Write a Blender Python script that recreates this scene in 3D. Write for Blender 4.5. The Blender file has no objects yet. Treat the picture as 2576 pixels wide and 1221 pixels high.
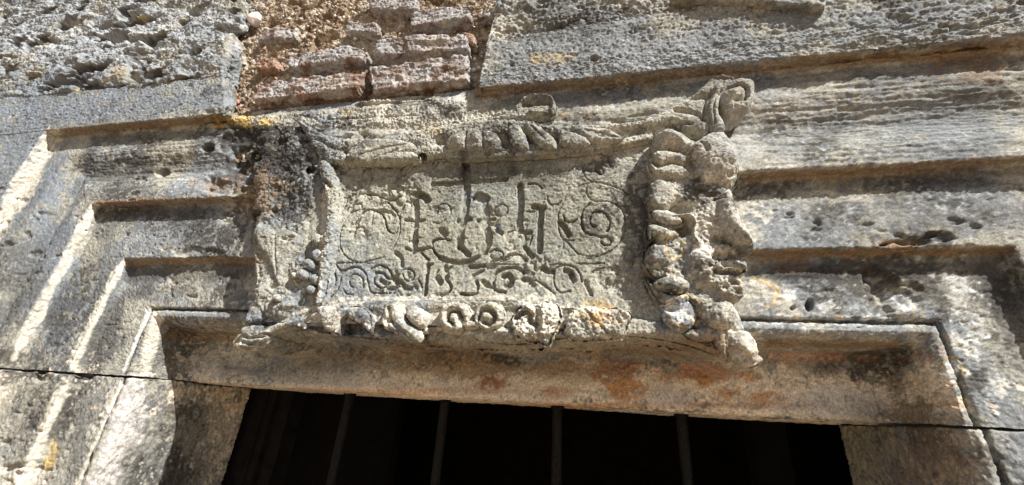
import bpy, math
import numpy as np
from mathutils import Matrix, Vector

# ---------------------------------------------------------------- camera, world, sun, exposure
S = 0.6                       # metres per wall unit (camera stands one unit from the wall face)
IW, IH = 2576.0, 1221.0
def _frame():
    a = np.array([-3690 - IW/2, 707 - IH/2]); b = np.array([1440 - IW/2, -1650 - IH/2])
    f = math.sqrt(-(a @ b))
    X = -np.array([a[0], -a[1], -f]); Z = np.array([b[0], -b[1], -f])
    X /= np.linalg.norm(X); Z -= X*(Z @ X); Z /= np.linalg.norm(Z)
    return f, np.array([X, np.cross(Z, X), Z])
FOC, ROT = _frame()
sc = bpy.context.scene
cam_data = bpy.data.cameras.new('camera'); cam = bpy.data.objects.new('camera', cam_data)
sc.collection.objects.link(cam); sc.camera = cam
cam_data.sensor_width = 36.0; cam_data.lens = FOC/IW*36.0
cam_data.clip_start = 0.01; cam_data.clip_end = 500
cam.matrix_world = Matrix([list(ROT[i]) + [0] for i in range(3)] + [[0, 0, 0, 1]])

SUN = Vector((1.45, -1.0, 1.75)).normalized()      # towards the sun
wd = bpy.data.worlds.new('World'); sc.world = wd; wd.use_nodes = True
nt = wd.node_tree; bg = nt.nodes['Background']
sky = nt.nodes.new('ShaderNodeTexSky'); sky.sky_type = 'NISHITA'; sky.sun_disc = False
sky.sun_elevation = math.asin(SUN.z); sky.sun_rotation = math.atan2(SUN.x, SUN.y)
nt.links.new(sky.outputs[0], bg.inputs[0]); bg.inputs[1].default_value = 0.05
sd = bpy.data.lights.new('sun', 'SUN'); sd.energy = 5.0; sd.angle = math.radians(0.5); sd.color = (1.0, 0.975, 0.93)
sun = bpy.data.objects.new('sun', sd); sc.collection.objects.link(sun)
sun.rotation_euler = SUN.to_track_quat('Z', 'Y').to_euler(); sun.location = (3, -3, 4)
sc.view_settings.view_transform = 'Standard'; sc.view_settings.look = 'None'
sc.view_settings.exposure = 1.08; sc.view_settings.gamma = 1; sc.view_settings.use_curve_mapping = False

# ---------------------------------------------------------------- wall coordinates
# u runs right along the wall, v up, w out of the wall; pixel measurements of the photograph (2576 wide)
def at(x, y, w=0.0):
    x = np.asarray(x, float); y = np.asarray(y, float); w = np.asarray(w, float)
    d = [ROT[i][0]*(x - IW/2) + ROT[i][1]*(-(y - IH/2)) - ROT[i][2]*FOC for i in range(3)]
    t = (1 - w)/d[1]
    return d[0]*t, d[2]*t
def proj(u, v, w):
    c = [u*ROT[0][i] + (1 - w)*ROT[1][i] + v*ROT[2][i] for i in range(3)]
    q = np.maximum(-c[2], 0.05)
    return IW/2 + FOC*c[0]/q, IH/2 - FOC*c[1]/q
def zm(ox, oy, sc_, pts):     # enlarged-crop coordinates -> working pixels
    return [((ox + x/sc_)*0.62891, (oy + y/sc_)*0.62891) for x, y in pts]

# ---------------------------------------------------------------- noise
_T = np.random.RandomState(7).rand(64, 64, 64).astype(np.float32).ravel()*2 - 1
def vn(x, y, z, s=0):
    x = x + 13.7*s; y = y - 7.3*s; z = z + 3.1*s
    xf = np.floor(x); yf = np.floor(y); zf = np.floor(z)
    fx = (x - xf).astype(np.float32); fy = (y - yf).astype(np.float32); fz = (z - zf).astype(np.float32)
    xi = xf.astype(np.int64); yi = yf.astype(np.int64); zi = zf.astype(np.int64)
    fx = fx*fx*(3 - 2*fx); fy = fy*fy*(3 - 2*fy); fz = fz*fz*(3 - 2*fz)
    x0 = (xi & 63) << 12; x1 = ((xi + 1) & 63) << 12
    y0 = (yi & 63) << 6; y1 = ((yi + 1) & 63) << 6
    z0 = zi & 63; z1 = (zi + 1) & 63
    a = _T[x0 | y0 | z0]*(1 - fx) + _T[x1 | y0 | z0]*fx
    b = _T[x0 | y1 | z0]*(1 - fx) + _T[x1 | y1 | z0]*fx
    c = _T[x0 | y0 | z1]*(1 - fx) + _T[x1 | y0 | z1]*fx
    d = _T[x0 | y1 | z1]*(1 - fx) + _T[x1 | y1 | z1]*fx
    a = a*(1 - fy) + b*fy; c = c*(1 - fy) + d*fy
    return a*(1 - fz) + c*fz
def fbm(P, f, o=3, s=0, g=0.5, st=(1, 1, 1)):
    r = 0; a = 1.0; n = 0
    for i in range(o):
        r = r + a*vn(P[0]*f*st[0], P[1]*f*st[1], P[2]*f*st[2], s + i*5); n += a; a *= g; f *= 2.03
    return r/n*1.5
def sst(a, b, x):
    t = np.clip((x - a)/(b - a), 0, 1); return t*t*(3 - 2*t)

def seg_dist(x, y, L, closed=False):
    """distance to a polyline and the parameter along it"""
    best = np.full(x.shape, 1e9); par = np.zeros(x.shape)
    n = len(L); m = n if closed else n - 1
    for i in range(m):
        ax, ay = L[i][:2]; bx, by = L[(i + 1) % n][:2]
        dx, dy = bx - ax, by - ay; l2 = dx*dx + dy*dy + 1e-12
        t = np.clip(((x - ax)*dx + (y - ay)*dy)/l2, 0, 1)
        d = (x - ax - t*dx)**2 + (y - ay - t*dy)**2
        k = d < best; best = np.where(k, d, best); par = np.where(k, (i + t)/m, par)
    return np.sqrt(best), par

# ---------------------------------------------------------------- colour of the stone, some light and shade painted in
BEIGE = np.array([.31, .298, .25]); GREY = np.array([.205, .217, .222]); CREAM = np.array([.53, .49, .405])
SOOT_SHADE = np.array([.034, .030, .027]); BROWN = np.array([.20, .135, .08]); WHITE = np.array([.72, .72, .69])
PALEW = np.array([.56, .56, .53]); DARKG = np.array([.125, .125, .118]); PINK = np.array([.64, .55, .43]); ORANGE = np.array([.40, .21, .085]); YELLOW = np.array([.46, .33, .11]); RUST = np.array([.28, .135, .075])
GREEN = np.array([.215, .212, .165]); PALE = np.array([.44, .415, .385]); BLUE = np.array([.165, .185, .21])
# stains, lichen, weathering and some painted shade: (x, y, rx, ry, colour, strength, raggedness)
SPOTS = [
 # black crust on the broken left border of the tablet, plus painted shadows nearby
 (700,400,120,95,SOOT_SHADE,.97,.8),(725,500,75,100,SOOT_SHADE,.85,.9),(600,350,55,35,SOOT_SHADE,.6,1.1),(655,480,60,60,BROWN,.6,1),
 (560,470,70,22,BROWN,.6,1),(620,360,90,50,SOOT_SHADE,.7,1.0),(655,620,30,50,SOOT_SHADE,.5,1),(770,520,22,70,SOOT_SHADE,.6,1),(770,640,20,70,SOOT_SHADE,.45,1.1),(1180,440,330,40,DARKG,.5,1.1),(1000,600,14,90,DARKG,.4,1),(1630,560,30,180,SOOT_SHADE,.4,1.1),(700,700,80,120,BEIGE,.7,.8),(850,800,100,50,CREAM,.55,.9),(1150,795,160,50,CREAM,.45,.9),(700,850,120,30,BEIGE,.6,.9),  # dark spots beside the strap and the face paint their cast shadows
 (330,405,170,16,SOOT_SHADE,.75,.8),(420,425,160,14,SOOT_SHADE,.55,.9),(380,720,90,40,SOOT_SHADE,.35,1.2),  # band along the left moulding: soot plus the painted shade of its hollow
 (215,400,30,40,SOOT_SHADE,.5,1),(440,870,120,60,SOOT_SHADE,.45,1.1),(560,640,70,30,SOOT_SHADE,.3,1.2),
 (430,960,16,160,BROWN,.35,.9),(440,1080,30,130,SOOT_SHADE,.35,1.1),(520,1060,110,200,BEIGE,.5,.9),(560,1060,60,120,PINK,.4,1),
 (470,560,90,36,SOOT_SHADE,.55,1.1),(570,600,60,36,SOOT_SHADE,.5,1.1),(590,440,60,40,SOOT_SHADE,.6,1.0),(400,730,80,26,SOOT_SHADE,.45,1.1),(300,440,90,14,SOOT_SHADE,.5,1),(250,85,340,100,np.array([.46,.48,.50]),.45,1.2),
 (1980,690,140,22,SOOT_SHADE,.5,1.1),(2480,760,60,60,SOOT_SHADE,.5,1.1),(1985,742,18,9,WHITE,.7,.9),(2240,745,20,9,WHITE,.7,.9),  # dark spots paint in the fascia and right leg shadows; white ones are lichen
 # left leg : cool grey crust on the flats
 (130,640,80,300,BLUE,.85,.9),(60,420,120,180,BLUE,.85,.9),(60,700,70,180,DARKG,.6,1.0),(2000,380,60,16,DARKG,.4,1.1),(2450,330,160,60,DARKG,.5,1.1),(260,760,60,150,DARKG,.6,1.0),(250,800,45,140,SOOT_SHADE,.45,1.2),(150,790,40,100,SOOT_SHADE,.5,1.2),
 (100,250,420,70,BLUE,.75,1.0),(330,240,240,40,BLUE,.4,1.1),
 (160,1040,40,150,SOOT_SHADE,.35,1.3),(60,1050,70,120,SOOT_SHADE,.35,1.3),(133,1120,12,25,YELLOW,0.48,1),(125,1165,14,14,YELLOW,.7,1),
 # top fascia right: grey crust and stains, shade painted under the arrises
 (1700,130,520,60,GREY,.5,1.0),(2200,60,400,50,BLUE,.35,1.0),
 (2330,240,260,60,SOOT_SHADE,.35,1.1),(2300,150,330,22,BROWN,.75,.8),(2450,160,120,60,BROWN,.6,.9),  # underside and down-turned upper face of the moulding painted darker, as shaded
 (2230,300,260,40,SOOT_SHADE,.3,1.2),(2200,440,330,14,BROWN,.7,.8),(2350,460,240,20,SOOT_SHADE,.6,.9),(2120,470,60,20,YELLOW,.35,1),
 (2330,590,75,34,SOOT_SHADE,.8,1.1),(2260,612,60,12,BROWN,.9,.8),(2290,575,25,20,SOOT_SHADE,.8,1),
 (2130,690,240,24,SOOT_SHADE,.75,.9),(2480,700,90,90,SOOT_SHADE,.6,1.0),(2545,800,60,170,SOOT_SHADE,.65,.9),(1960,660,80,26,BROWN,.6,1),  # cast shadows of the fascia and the right leg painted dark
 (2060,640,400,14,BROWN,.6,.9),
 (2250,340,420,110,GREY,.5,1.0),(2250,545,360,60,GREY,.45,1.0),(2300,60,420,60,GREY,.4,1.0),
 # white and golden lichen on the right
 (2308,650,14,10,PALEW,0.76,.6),(2085,775,30,16,PALEW,0.72,.9),(2150,780,22,18,PALEW,0.64,.9),(2345,690,16,14,PALEW,0.64,.9),
 (2385,700,22,26,PALEW,0.60,.9),(2410,760,34,60,PALEW,0.60,1.0),(2460,830,34,70,PALEW,0.56,1.0),(2290,770,26,12,PALEW,0.56,.9),
 (2500,980,45,55,PALEW,0.52,1.0),(2100,805,160,14,PALEW,0.36,1.1),(2390,935,26,38,PALEW,0.68,.6),(2190,800,35,12,PALEW,0.64,.8),
 (2350,900,30,60,SOOT_SHADE,.35,1.2),(1905,735,60,40,CREAM,.5,1),(2420,960,30,60,GREEN,.3,1.2),
 # recess under the tablet
 (1350,975,1150,70,PINK,.9,.6),(2000,1000,500,80,PINK,.8,.6),(560,930,140,60,PINK,.35,1),
 (1240,965,38,22,RUST,.95,.8),(1150,925,300,22,BROWN,.7,.9),(1000,900,260,22,BROWN,.6,.9),(1560,935,50,44,RUST,.75,1.2),
 (1590,985,60,34,ORANGE,.9,.9),(1390,990,40,22,ORANGE,.75,1),(1380,935,200,26,BROWN,.45,1.1),(1745,940,110,26,RUST,.8,1.0),
 (1765,962,20,20,ORANGE,.8,.9),(1830,990,40,18,ORANGE,.75,1),(1920,1000,80,16,ORANGE,.8,.9),(1895,950,22,16,ORANGE,.7,1),
 (1600,1020,900,9,ORANGE,.6,.7),(1000,985,500,10,ORANGE,.45,.7),(2060,900,230,16,RUST,.5,1.0),(2070,930,60,20,SOOT_SHADE,.4,1.2),
 (2250,960,28,90,SOOT_SHADE,.6,1.0),(760,940,240,36,GREY,.6,1.1),(700,930,160,22,SOOT_SHADE,.4,1.2),  # right inner corner of the recess darkened; grey and dark crust at left
 (1690,1000,90,34,PALE,.7,1.0),(2120,1010,160,40,PALE,.75,1.0),(1300,1000,160,20,PALE,.4,1.1),(900,960,160,22,PALE,.35,1.1),
 (2330,1150,110,120,BROWN,.55,1.1),(2180,1150,80,110,GREEN,.6,.9),(2290,1040,60,30,SOOT_SHADE,.4,1.1),
 # tablet
 (1230,580,450,200,GREEN,.7,1.0),(1240,440,260,28,SOOT_SHADE,.32,1.2),(1255,570,14,18,BLUE,.7,.6),(1620,700,60,90,SOOT_SHADE,.3,1.2),  # dark spots at top and right paint shadows of the rail and face
 (1165,430,12,50,SOOT_SHADE,.6,.8),(1290,430,14,14,SOOT_SHADE,.6,.7),
 # yellow crusts
 (590,303,60,14,YELLOW,.85,1.0),(660,305,30,10,YELLOW,.7,1),(872,283,22,8,YELLOW,0.45,.9),(1085,330,34,10,YELLOW,0.36,1.1),
 (1370,146,55,12,YELLOW,0.24,1.2),(1520,790,34,22,ORANGE,0.42,1.0),(1490,780,40,20,YELLOW,0.27,1.1),(1172,86,10,7,YELLOW,.9,.7),
 (1690,395,22,18,YELLOW,0.30,1.1),(1725,545,50,60,CREAM,.6,1.1),(1790,400,110,80,CREAM,.5,.9),(1800,560,110,100,CREAM,.5,.9),(1690,560,60,90,BEIGE,.6,.9),(1810,730,90,90,CREAM,.5,.9),(1870,870,60,50,CREAM,.6,.7),(1740,270,120,50,BEIGE,.5,.9),(1487,778,9,8,WHITE,.95,.1),(1690,400,60,70,BEIGE,.6,.9),(1700,780,34,34,WHITE,.75,.8),(1760,640,30,22,WHITE,.45,1),
 (355,50,16,9,YELLOW,.8,1),(205,230,30,10,YELLOW,.4,1.2),(300,180,20,12,YELLOW,.5,1.1),
 (1370,800,60,50,CREAM,.7,1),(1040,800,80,40,CREAM,.45,1),
 (1650,880,280,26,BROWN,.5,.9),(1100,875,260,16,BROWN,.4,1),(1750,870,120,30,BROWN,.5,1),
 (1140,210,90,16,SOOT_SHADE,.5,1),(1850,360,60,60,GREY,.5,1.1),
]
LINES = [([(122,334),(340,318),(562,301)],12,BROWN,0.72),([(1205,234),(1700,190),(2200,150),(2600,112)],17,BROWN,0.64),([(238,512),(545,501)],12,BROWN,0.64),([(1875,451),(2200,428),(2600,400)],13,BROWN,0.68),([(312,664),(645,657)],12,BROWN,0.60),([(1880,642),(2200,636),(2545,632)],13,BROWN,0.64),  # brown bands paint in the shade beneath each arris
 ([(240,352),(520,335)],16,SOOT_SHADE,0.47),([(250,540),(500,530)],22,SOOT_SHADE,0.59),([(325,690),(620,684)],22,SOOT_SHADE,0.55),([(1250,262),(1700,222),(2200,182),(2600,150)],20,SOOT_SHADE,0.42),([(1890,478),(2576,430)],18,SOOT_SHADE,0.42),([(1900,680),(2400,672),(2540,690)],22,SOOT_SHADE,0.51),  # near-black bands paint the mouldings' cast shadows on the faces below
 ([(1930,862),(2250,868)],14,BROWN,.7),([(415,845),(590,850)],12,BROWN,.6),  # shaded underside of the torus painted brown
 ([(132,345),(-12,585)],26,CREAM,.8),([(236,520),(192,604),(110,760),(35,900)],15,CREAM,.8),([(306,665),(250,770),(182,915)],13,CREAM,.85),([(374,785),(312,930)],8,WHITE,.5),  # step faces painted paler: less weathered, and brightened as sunlit
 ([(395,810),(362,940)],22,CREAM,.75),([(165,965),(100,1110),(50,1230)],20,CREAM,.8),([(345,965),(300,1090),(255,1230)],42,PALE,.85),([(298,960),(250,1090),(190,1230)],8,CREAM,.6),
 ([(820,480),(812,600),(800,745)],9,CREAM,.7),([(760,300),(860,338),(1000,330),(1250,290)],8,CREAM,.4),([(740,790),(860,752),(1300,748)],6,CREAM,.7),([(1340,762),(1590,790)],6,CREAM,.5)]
RINGS = [(1722,782,40,40),(1758,640,24,20),(1697,620,26,30),(2392,935,28,40),(1900,740,62,38),(2050,800,60,14),(2310,790,14,20),(1390,150,50,14),(1450,290,34,8)]
def albedo(P, tone=0.0, extra=None):
    u, w, v = P
    n1 = 1.25*fbm(P, 5, 4, 1); n2 = fbm(P, 16, 4, 20); n3 = fbm(P, 60, 3, 33); n4 = fbm(P, 150, 2, 51); n5 = vn(P[0]*340, P[1]*340, P[2]*340, 55)
    C = BEIGE[None]*(1 - 0*n1[:, None])
    def mix(C, col, m):
        m = np.clip(m, 0, 1)[:, None]; return C*(1 - m) + col[None]*m
    C = mix(C, GREY, sst(-.15, .45, n1 + .5*n2 + tone))
    C = mix(C, CREAM, sst(.1, .6, n2 - .3*n1 + .3*n3)*.75)
    C = mix(C, DARKG, sst(-.05, .55, fbm(P, 3.1, 3, 79) + .55*n2 + .3*n3 + tone + .08)*.82)
    C = mix(C, SOOT_SHADE, sst(.12, .55, -n2*.5 + n3*.6 + n4*.25 + fbm(P, 7, 2, 77)*.6)*.8)
    C = mix(C, WHITE, sst(.45, .65, n3*.8 + n4*.4)*.3)
    x, y = proj(u, v, w)
    Q = (u, w, v)
    for k, (sx, sy, rx, ry, col, st, rg) in enumerate(SPOTS):
        d2 = ((x - sx)/rx)**2 + ((y - sy)/ry)**2
        i = np.nonzero(d2 < 4.5)[0]
        if len(i) == 0: continue
        m = 1 - np.sqrt(d2[i]) + rg*(n2[i]*.7 + n3[i]*.6 + n4[i]*.4)
        m = sst(-.1, .45, m)*st
        C[i] = C[i]*(1 - m[:, None]) + col[None]*m[:, None]
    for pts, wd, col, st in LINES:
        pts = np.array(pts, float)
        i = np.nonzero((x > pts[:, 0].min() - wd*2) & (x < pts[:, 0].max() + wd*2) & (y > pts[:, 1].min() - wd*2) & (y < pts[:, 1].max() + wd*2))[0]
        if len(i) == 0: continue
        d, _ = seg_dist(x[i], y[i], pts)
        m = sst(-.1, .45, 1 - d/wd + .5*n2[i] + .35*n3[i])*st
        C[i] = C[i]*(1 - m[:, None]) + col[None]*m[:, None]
    for sx, sy, rx, ry in RINGS:
        d2 = np.sqrt(((x - sx)/rx)**2 + ((y - sy)/ry)**2)
        i = np.nonzero(d2 < 1.6)[0]
        if len(i) == 0: continue
        dd = d2[i] + .18*n2[i]
        m = sst(.13, .03, np.abs(dd - 1) + .05*n3[i])*sst(-.4, .3, n3[i] + .5*n2[i])*.65
        C[i] = C[i]*(1 - m[:, None]) + np.array([.55, .36, .10])[None]*m[:, None]
    if extra: C = extra(C, P, (n1, n2, n3, n4), mix)
    C = C*(1 + .22*n3 + .26*n4 + .28*n5)[:, None]
    return np.clip(C, .02, .85)

# ---------------------------------------------------------------- materials
def stone_mat(name, bump=0.75, rough=.92, scale=420, dist=.0022, spec=.25):
    m = bpy.data.materials.new(name); m.use_nodes = True; t = m.node_tree; b = t.nodes['Principled BSDF']
    b.inputs['Roughness'].default_value = rough
    b.inputs['Specular IOR Level'].default_value = spec
    at_ = t.nodes.new('ShaderNodeAttribute'); at_.attribute_name = 'Col'
    tc = t.nodes.new('ShaderNodeTexCoord')
    n = t.nodes.new('ShaderNodeTexNoise'); n.inputs['Scale'].default_value = scale; n.inputs['Detail'].default_value = 4
    n.inputs['Roughness'].default_value = .65
    t.links.new(tc.outputs['Object'], n.inputs['Vector'])
    r = t.nodes.new('ShaderNodeMapRange'); r.inputs['From Min'].default_value = .3; r.inputs['From Max'].default_value = .7
    r.inputs['To Min'].default_value = .62; r.inputs['To Max'].default_value = 1.38
    t.links.new(n.outputs['Fac'], r.inputs['Value'])
    mx = t.nodes.new('ShaderNodeVectorMath'); mx.operation = 'SCALE'
    t.links.new(at_.outputs['Color'], mx.inputs[0]); t.links.new(r.outputs['Result'], mx.inputs['Scale'])
    t.links.new(mx.outputs[0], b.inputs['Base Color'])
    n2 = t.nodes.new('ShaderNodeTexNoise'); n2.inputs['Scale'].default_value = scale*.55; n2.inputs['Detail'].default_value = 6
    n2.inputs['Roughness'].default_value = .75
    t.links.new(tc.outputs['Object'], n2.inputs['Vector'])
    bp = t.nodes.new('ShaderNodeBump'); bp.inputs['Strength'].default_value = bump; bp.inputs['Distance'].default_value = dist
    t.links.new(n2.outputs['Fac'], bp.inputs['Height']); t.links.new(bp.outputs['Normal'], b.inputs['Normal'])
    return m
LIME = stone_mat('weathered_limestone'); MORT = stone_mat('lime_mortar', .8, .95, 320, .0022)
BRK = stone_mat('weathered_brick', .6, .93, 380); PEB = stone_mat('pebble_stone', .15, .6, 500, .0006, .4)
def plain_mat(name, col, rough=.8, metal=0, scale=60, var=.3, bump=.2):
    m = bpy.data.materials.new(name); m.use_nodes = True; t = m.node_tree; b = t.nodes['Principled BSDF']
    b.inputs['Roughness'].default_value = rough; b.inputs['Metallic'].default_value = metal; b.inputs['Specular IOR Level'].default_value = .08
    tc = t.nodes.new('ShaderNodeTexCoord'); n = t.nodes.new('ShaderNodeTexNoise')
    n.inputs['Scale'].default_value = scale; n.inputs['Detail'].default_value = 6
    t.links.new(tc.outputs['Object'], n.inputs['Vector'])
    r = t.nodes.new('ShaderNodeValToRGB')
    r.color_ramp.elements[0].position = .3; r.color_ramp.elements[1].position = .7
    r.color_ramp.elements[0].color = [c*(1 - var) for c in col] + [1]
    r.color_ramp.elements[1].color = [c*(1 + var) for c in col] + [1]
    t.links.new(n.outputs['Fac'], r.inputs['Fac']); t.links.new(r.outputs['Color'], b.inputs['Base Color'])
    bp = t.nodes.new('ShaderNodeBump'); bp.inputs['Strength'].default_value = bump; bp.inputs['Distance'].default_value = .002
    t.links.new(n.outputs['Fac'], bp.inputs['Height']); t.links.new(bp.outputs['Normal'], b.inputs['Normal'])
    return m
IRON = plain_mat('rusty_iron', (.013, .012, .011), .6, .2, 180, .5, .6)
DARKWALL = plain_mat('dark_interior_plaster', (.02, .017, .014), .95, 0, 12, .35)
DARKWOOD = plain_mat('dark_wood', (.010, .009, .008), .7, 0, 40, .4)
GROUND = plain_mat('pale_paving', (.30, .22, .145), .9, 0, 3, .2)

# ---------------------------------------------------------------- mesh building
def thing(name, label, cat, loc=(0, 0, 0), group=None):
    o = bpy.data.objects.new(name, None); sc.collection.objects.link(o); o.location = loc
    o.empty_display_size = .05
    o['label'] = label; o['category'] = cat
    if group: o['group'] = group
    return o
def link(name, me, mat, parent=None, label=None):
    o = bpy.data.objects.new(name, me); sc.collection.objects.link(o)
    me.materials.append(mat)
    if parent is not None:
        o.parent = parent; o.location = -Vector(parent.location)
    if label: o['label'] = label
    return o
def mesh_np(name, V, Q, C, mat, parent=None, label=None, smooth=True):
    me = bpy.data.meshes.new(name); V = np.asarray(V, np.float32); Q = np.asarray(Q, np.int32)
    me.vertices.add(len(V)); me.vertices.foreach_set('co', V.ravel())
    me.loops.add(Q.size); me.loops.foreach_set('vertex_index', Q.ravel())
    me.polygons.add(len(Q)); k = Q.shape[1]
    me.polygons.foreach_set('loop_start', np.arange(0, Q.size, k, dtype=np.int32))
    me.polygons.foreach_set('use_smooth', np.full(len(Q), smooth))
    me.update(calc_edges=True)
    if C is not None:
        a = me.attributes.new('Col', 'FLOAT_COLOR', 'POINT')
        a.data.foreach_set('color', np.hstack([C, np.ones((len(C), 1))]).astype(np.float32).ravel())
    return link(name, me, mat, parent, label)
def normals(U, W, V):
    a = [np.gradient(q, axis=0) for q in (U, W, V)]; b = [np.gradient(q, axis=1) for q in (U, W, V)]
    # position vector in (u, -w, v) space
    a[1] = -a[1]; b[1] = -b[1]
    n = [a[1]*b[2] - a[2]*b[1], a[2]*b[0] - a[0]*b[2], a[0]*b[1] - a[1]*b[0]]
    l = np.sqrt(n[0]**2 + n[1]**2 + n[2]**2) + 1e-9
    n = [q/l for q in n]
    if np.mean(n[1]) > 0: n = [-q for q in n]
    return n
HOLES = [(1063,396,11,.075),(784,426,9,.05),(640,392,10,.04),(645,537,9,.05),(523,372,12,.035),(410,436,9,.014),(1495,147,9,.02),(1287,162,6,.015),(1190,500,5,.015),(2038,768,8,.03)]
def weather(U, W, V, amp=1.0, pits=1.0, stri=0.0, coarse=1.0, jit=1.0, fn=None, holes=True, pm=None):
    """push a stone surface in and out along its own normals: swells, grain, pits, tooling"""
    sh = U.shape; P = (U.ravel(), W.ravel(), V.ravel())
    n = normals(U, W, V)
    d = .0036*coarse*fbm(P, 9, 3, 3) + .0016*amp*fbm(P, 38, 3, 8) + .0022*amp*fbm(P, 120, 2, 14) + .0021*amp*vn(P[0]*290, P[1]*290, P[2]*290, 17)
    if np.any(pits):
        p = fbm((P[0]*.62, P[1], P[2]*1.25), 26, 3, 61, .6)
        big = sst(-.25, .5, fbm(P, 4, 2, 71))
        if pm is not None: pits = pits*pm.ravel()
        d = d - pits*(.013*sst(.50, .75, p)*big + .0035*sst(.42, .7, fbm((P[0]*.6, P[1], P[2]*1.3), 75, 2, 65))*sst(-.4, .4, fbm(P, 7, 2, 68)))
    if stri:
        wob = vn(P[0]*8, P[2]*8, P[1]*8, 5)*.3
        s = np.sin((P[2] + .006*fbm(P, 7, 2, 91))*2*np.pi/.0115 + wob*3)
        d = d + stri*.0022*s*(.5 + .8*np.abs(vn(P[0]*16, P[2]*60, P[1]*16, 9))) + stri*.0018*vn(P[0]*45, P[2]*260, P[1]*45, 29)
    if fn is not None: d = d + fn(P)
    d = d.reshape(sh)
    hx, hy = proj(U, V, W)
    for cx, cy, hr, dp in (HOLES if holes else []):
        q = np.sqrt((hx - cx)**2 + (hy - cy)**2*1.15)/hr
        if q.min() < 1.3: d = d - dp*sst(1.12, .82, q)
    jx = (.0014*fbm(P, 30, 2, 41) + .0014*fbm(P, 100, 2, 45)).reshape(sh)*jit
    jz = (.0014*fbm(P, 30, 2, 42) + .0014*fbm(P, 100, 2, 46)).reshape(sh)*jit
    return U + n[0]*d + jx, W - n[1]*d, V + n[2]*d + jz
def toworld(U, W, V):
    return np.stack([U.ravel()*S, (1 - W.ravel())*S, V.ravel()*S], 1)
def gridq(nr, nc):
    i = np.arange(nr*nc).reshape(nr, nc)
    return np.stack([i[:-1, :-1], i[:-1, 1:], i[1:, 1:], i[1:, :-1]], -1).reshape(-1, 4)
def grid_obj(name, U, W, V, mat, parent, label=None, tone=0, extra=None, wx={}, flip=False):
    P0 = (U.ravel().copy(), W.ravel().copy(), V.ravel().copy())
    U, W, V = weather(U, W, V, **wx)
    C = albedo((U.ravel(), W.ravel(), V.ravel()), tone, extra)
    q = gridq(*U.shape)
    # outward orientation
    X = toworld(U, W, V)
    k = len(q)//2; c = np.cross(X[q[:, 1]] - X[q[:, 0]], X[q[:, 3]] - X[q[:, 0]])
    if c[:, 1].sum() > 0: q = q[:, ::-1]
    return mesh_np(name, X, q, C, mat, parent, label)

# ---------------------------------------------------------------- 1. the stone door surround
surround = thing('door_surround', 'weathered grey limestone doorway surround of stepped mouldings under the carved tablet', 'door surround', (-.3*S, S, -3.4*S))
J = 1.0/0.0030
def dens(pts, res=.0031):
    """pts: rows (vTop, uL, uR, w) from outside to inside -> densely sampled profile"""
    out = []
    for a, b in zip(pts[:-1], pts[1:]):
        a = np.array(a, float); b = np.array(b, float)
        L = max(abs(a[0] - b[0]), .8*abs(a[2] - b[2])) + abs(a[3] - b[3])
        n = max(2, int(L/res))
        out.append(a + (b - a)*np.linspace(0, 1, n, endpoint=False)[:, None])
    out.append(np.array([pts[-1]], float))
    return np.vstack(out)
WO, W1a, W1b, W2a, W2b, W3a, W3b = .100, .052, .066, .026, .036, .002, .008
_, vA1 = at(2000, 142, WO); _, vA2 = at(2000, 425, W1b); _, vA3 = at(2200, 624, W2b); _, vG = at(2100, 802, W3b)
uA1L, _ = at(120, 320, WO); uA2L, _ = at(235, 500, W1b); uA3L, _ = at(311, 650, W2b); uGL, _ = at(380, 773, W3b)
uA3R, _ = at(2549, 616, W2b); uGR, _ = at(2364, 802, W3b); uA2R = float(uA3R) + .23; uA1R = uA2R + .36
vA1, vA2, vA3, vG, uA1L, uA2L, uA3L, uGL, uA3R, uGR = map(float, (vA1, vA2, vA3, vG, uA1L, uA2L, uA3L, uGL, uA3R, uGR))
uTL, uTR = uGL + .05, uGR - .045
vT = vG - .047
VJ = .034; DEEP = -.42
prof = [
 (vA1 + .05, uA1L - .05, uA1R + .05, .045),
 (vA1, uA1L, uA1R, .060), (vA1 - .02, uA1L + .025, uA1R - .02, .055), (vA1 - .10, uA1L + .12, uA1R - .10, .058), (vA1 - .125, uA1L + .15, uA1R - .12, .052),
 (vA1 - .17, uA1L + .20, uA1R - .16, .036), (vA1 - .20, uA1L + .25, uA1R - .19, .033), (vA2 + .09, uA2L - .11, uA2R + .09, .050), (vA2 + .05, uA2L - .06, uA2R + .05, W1b - .003),
 (vA2 + .004, uA2L - .004, uA2R + .004, W1b), (vA2, uA2L, uA2R, W1b - .003), (vA2 - .004, uA2L + .005, uA2R - .004, W2a + .004), (vA2 - .012, uA2L + .014, uA2R - .012, W2a),
 (vA2 - .07, uA2L + .09, uA2R - .07, W2a + .003), (vA3 + .004, uA3L - .004, uA3R + .004, W2b), (vA3, uA3L, uA3R, W2b - .003),
 (vA3 - .004, uA3L + .005, uA3R - .004, W3a + .003), (vA3 - .010, uA3L + .012, uA3R - .010, W3a),
 (vG + .003, uGL - .003, uGR + .003, W3b), (vG, uGL, uGR, W3b - .003), (vG - .002, uGL + .002, uGR - .002, -.018), (vG - .007, uGL + .008, uGR - .007, -.018),
 (vG - .010, uGL + .011, uGR - .010, .004), (vG - .017, uGL + .018, uGR - .016, .013), (vG - .027, uGL + .030, uGR - .026, .015),
 (vG - .038, uGL + .040, uGR - .036, .008), (vT, uTL, uTR, -.004)]
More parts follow.
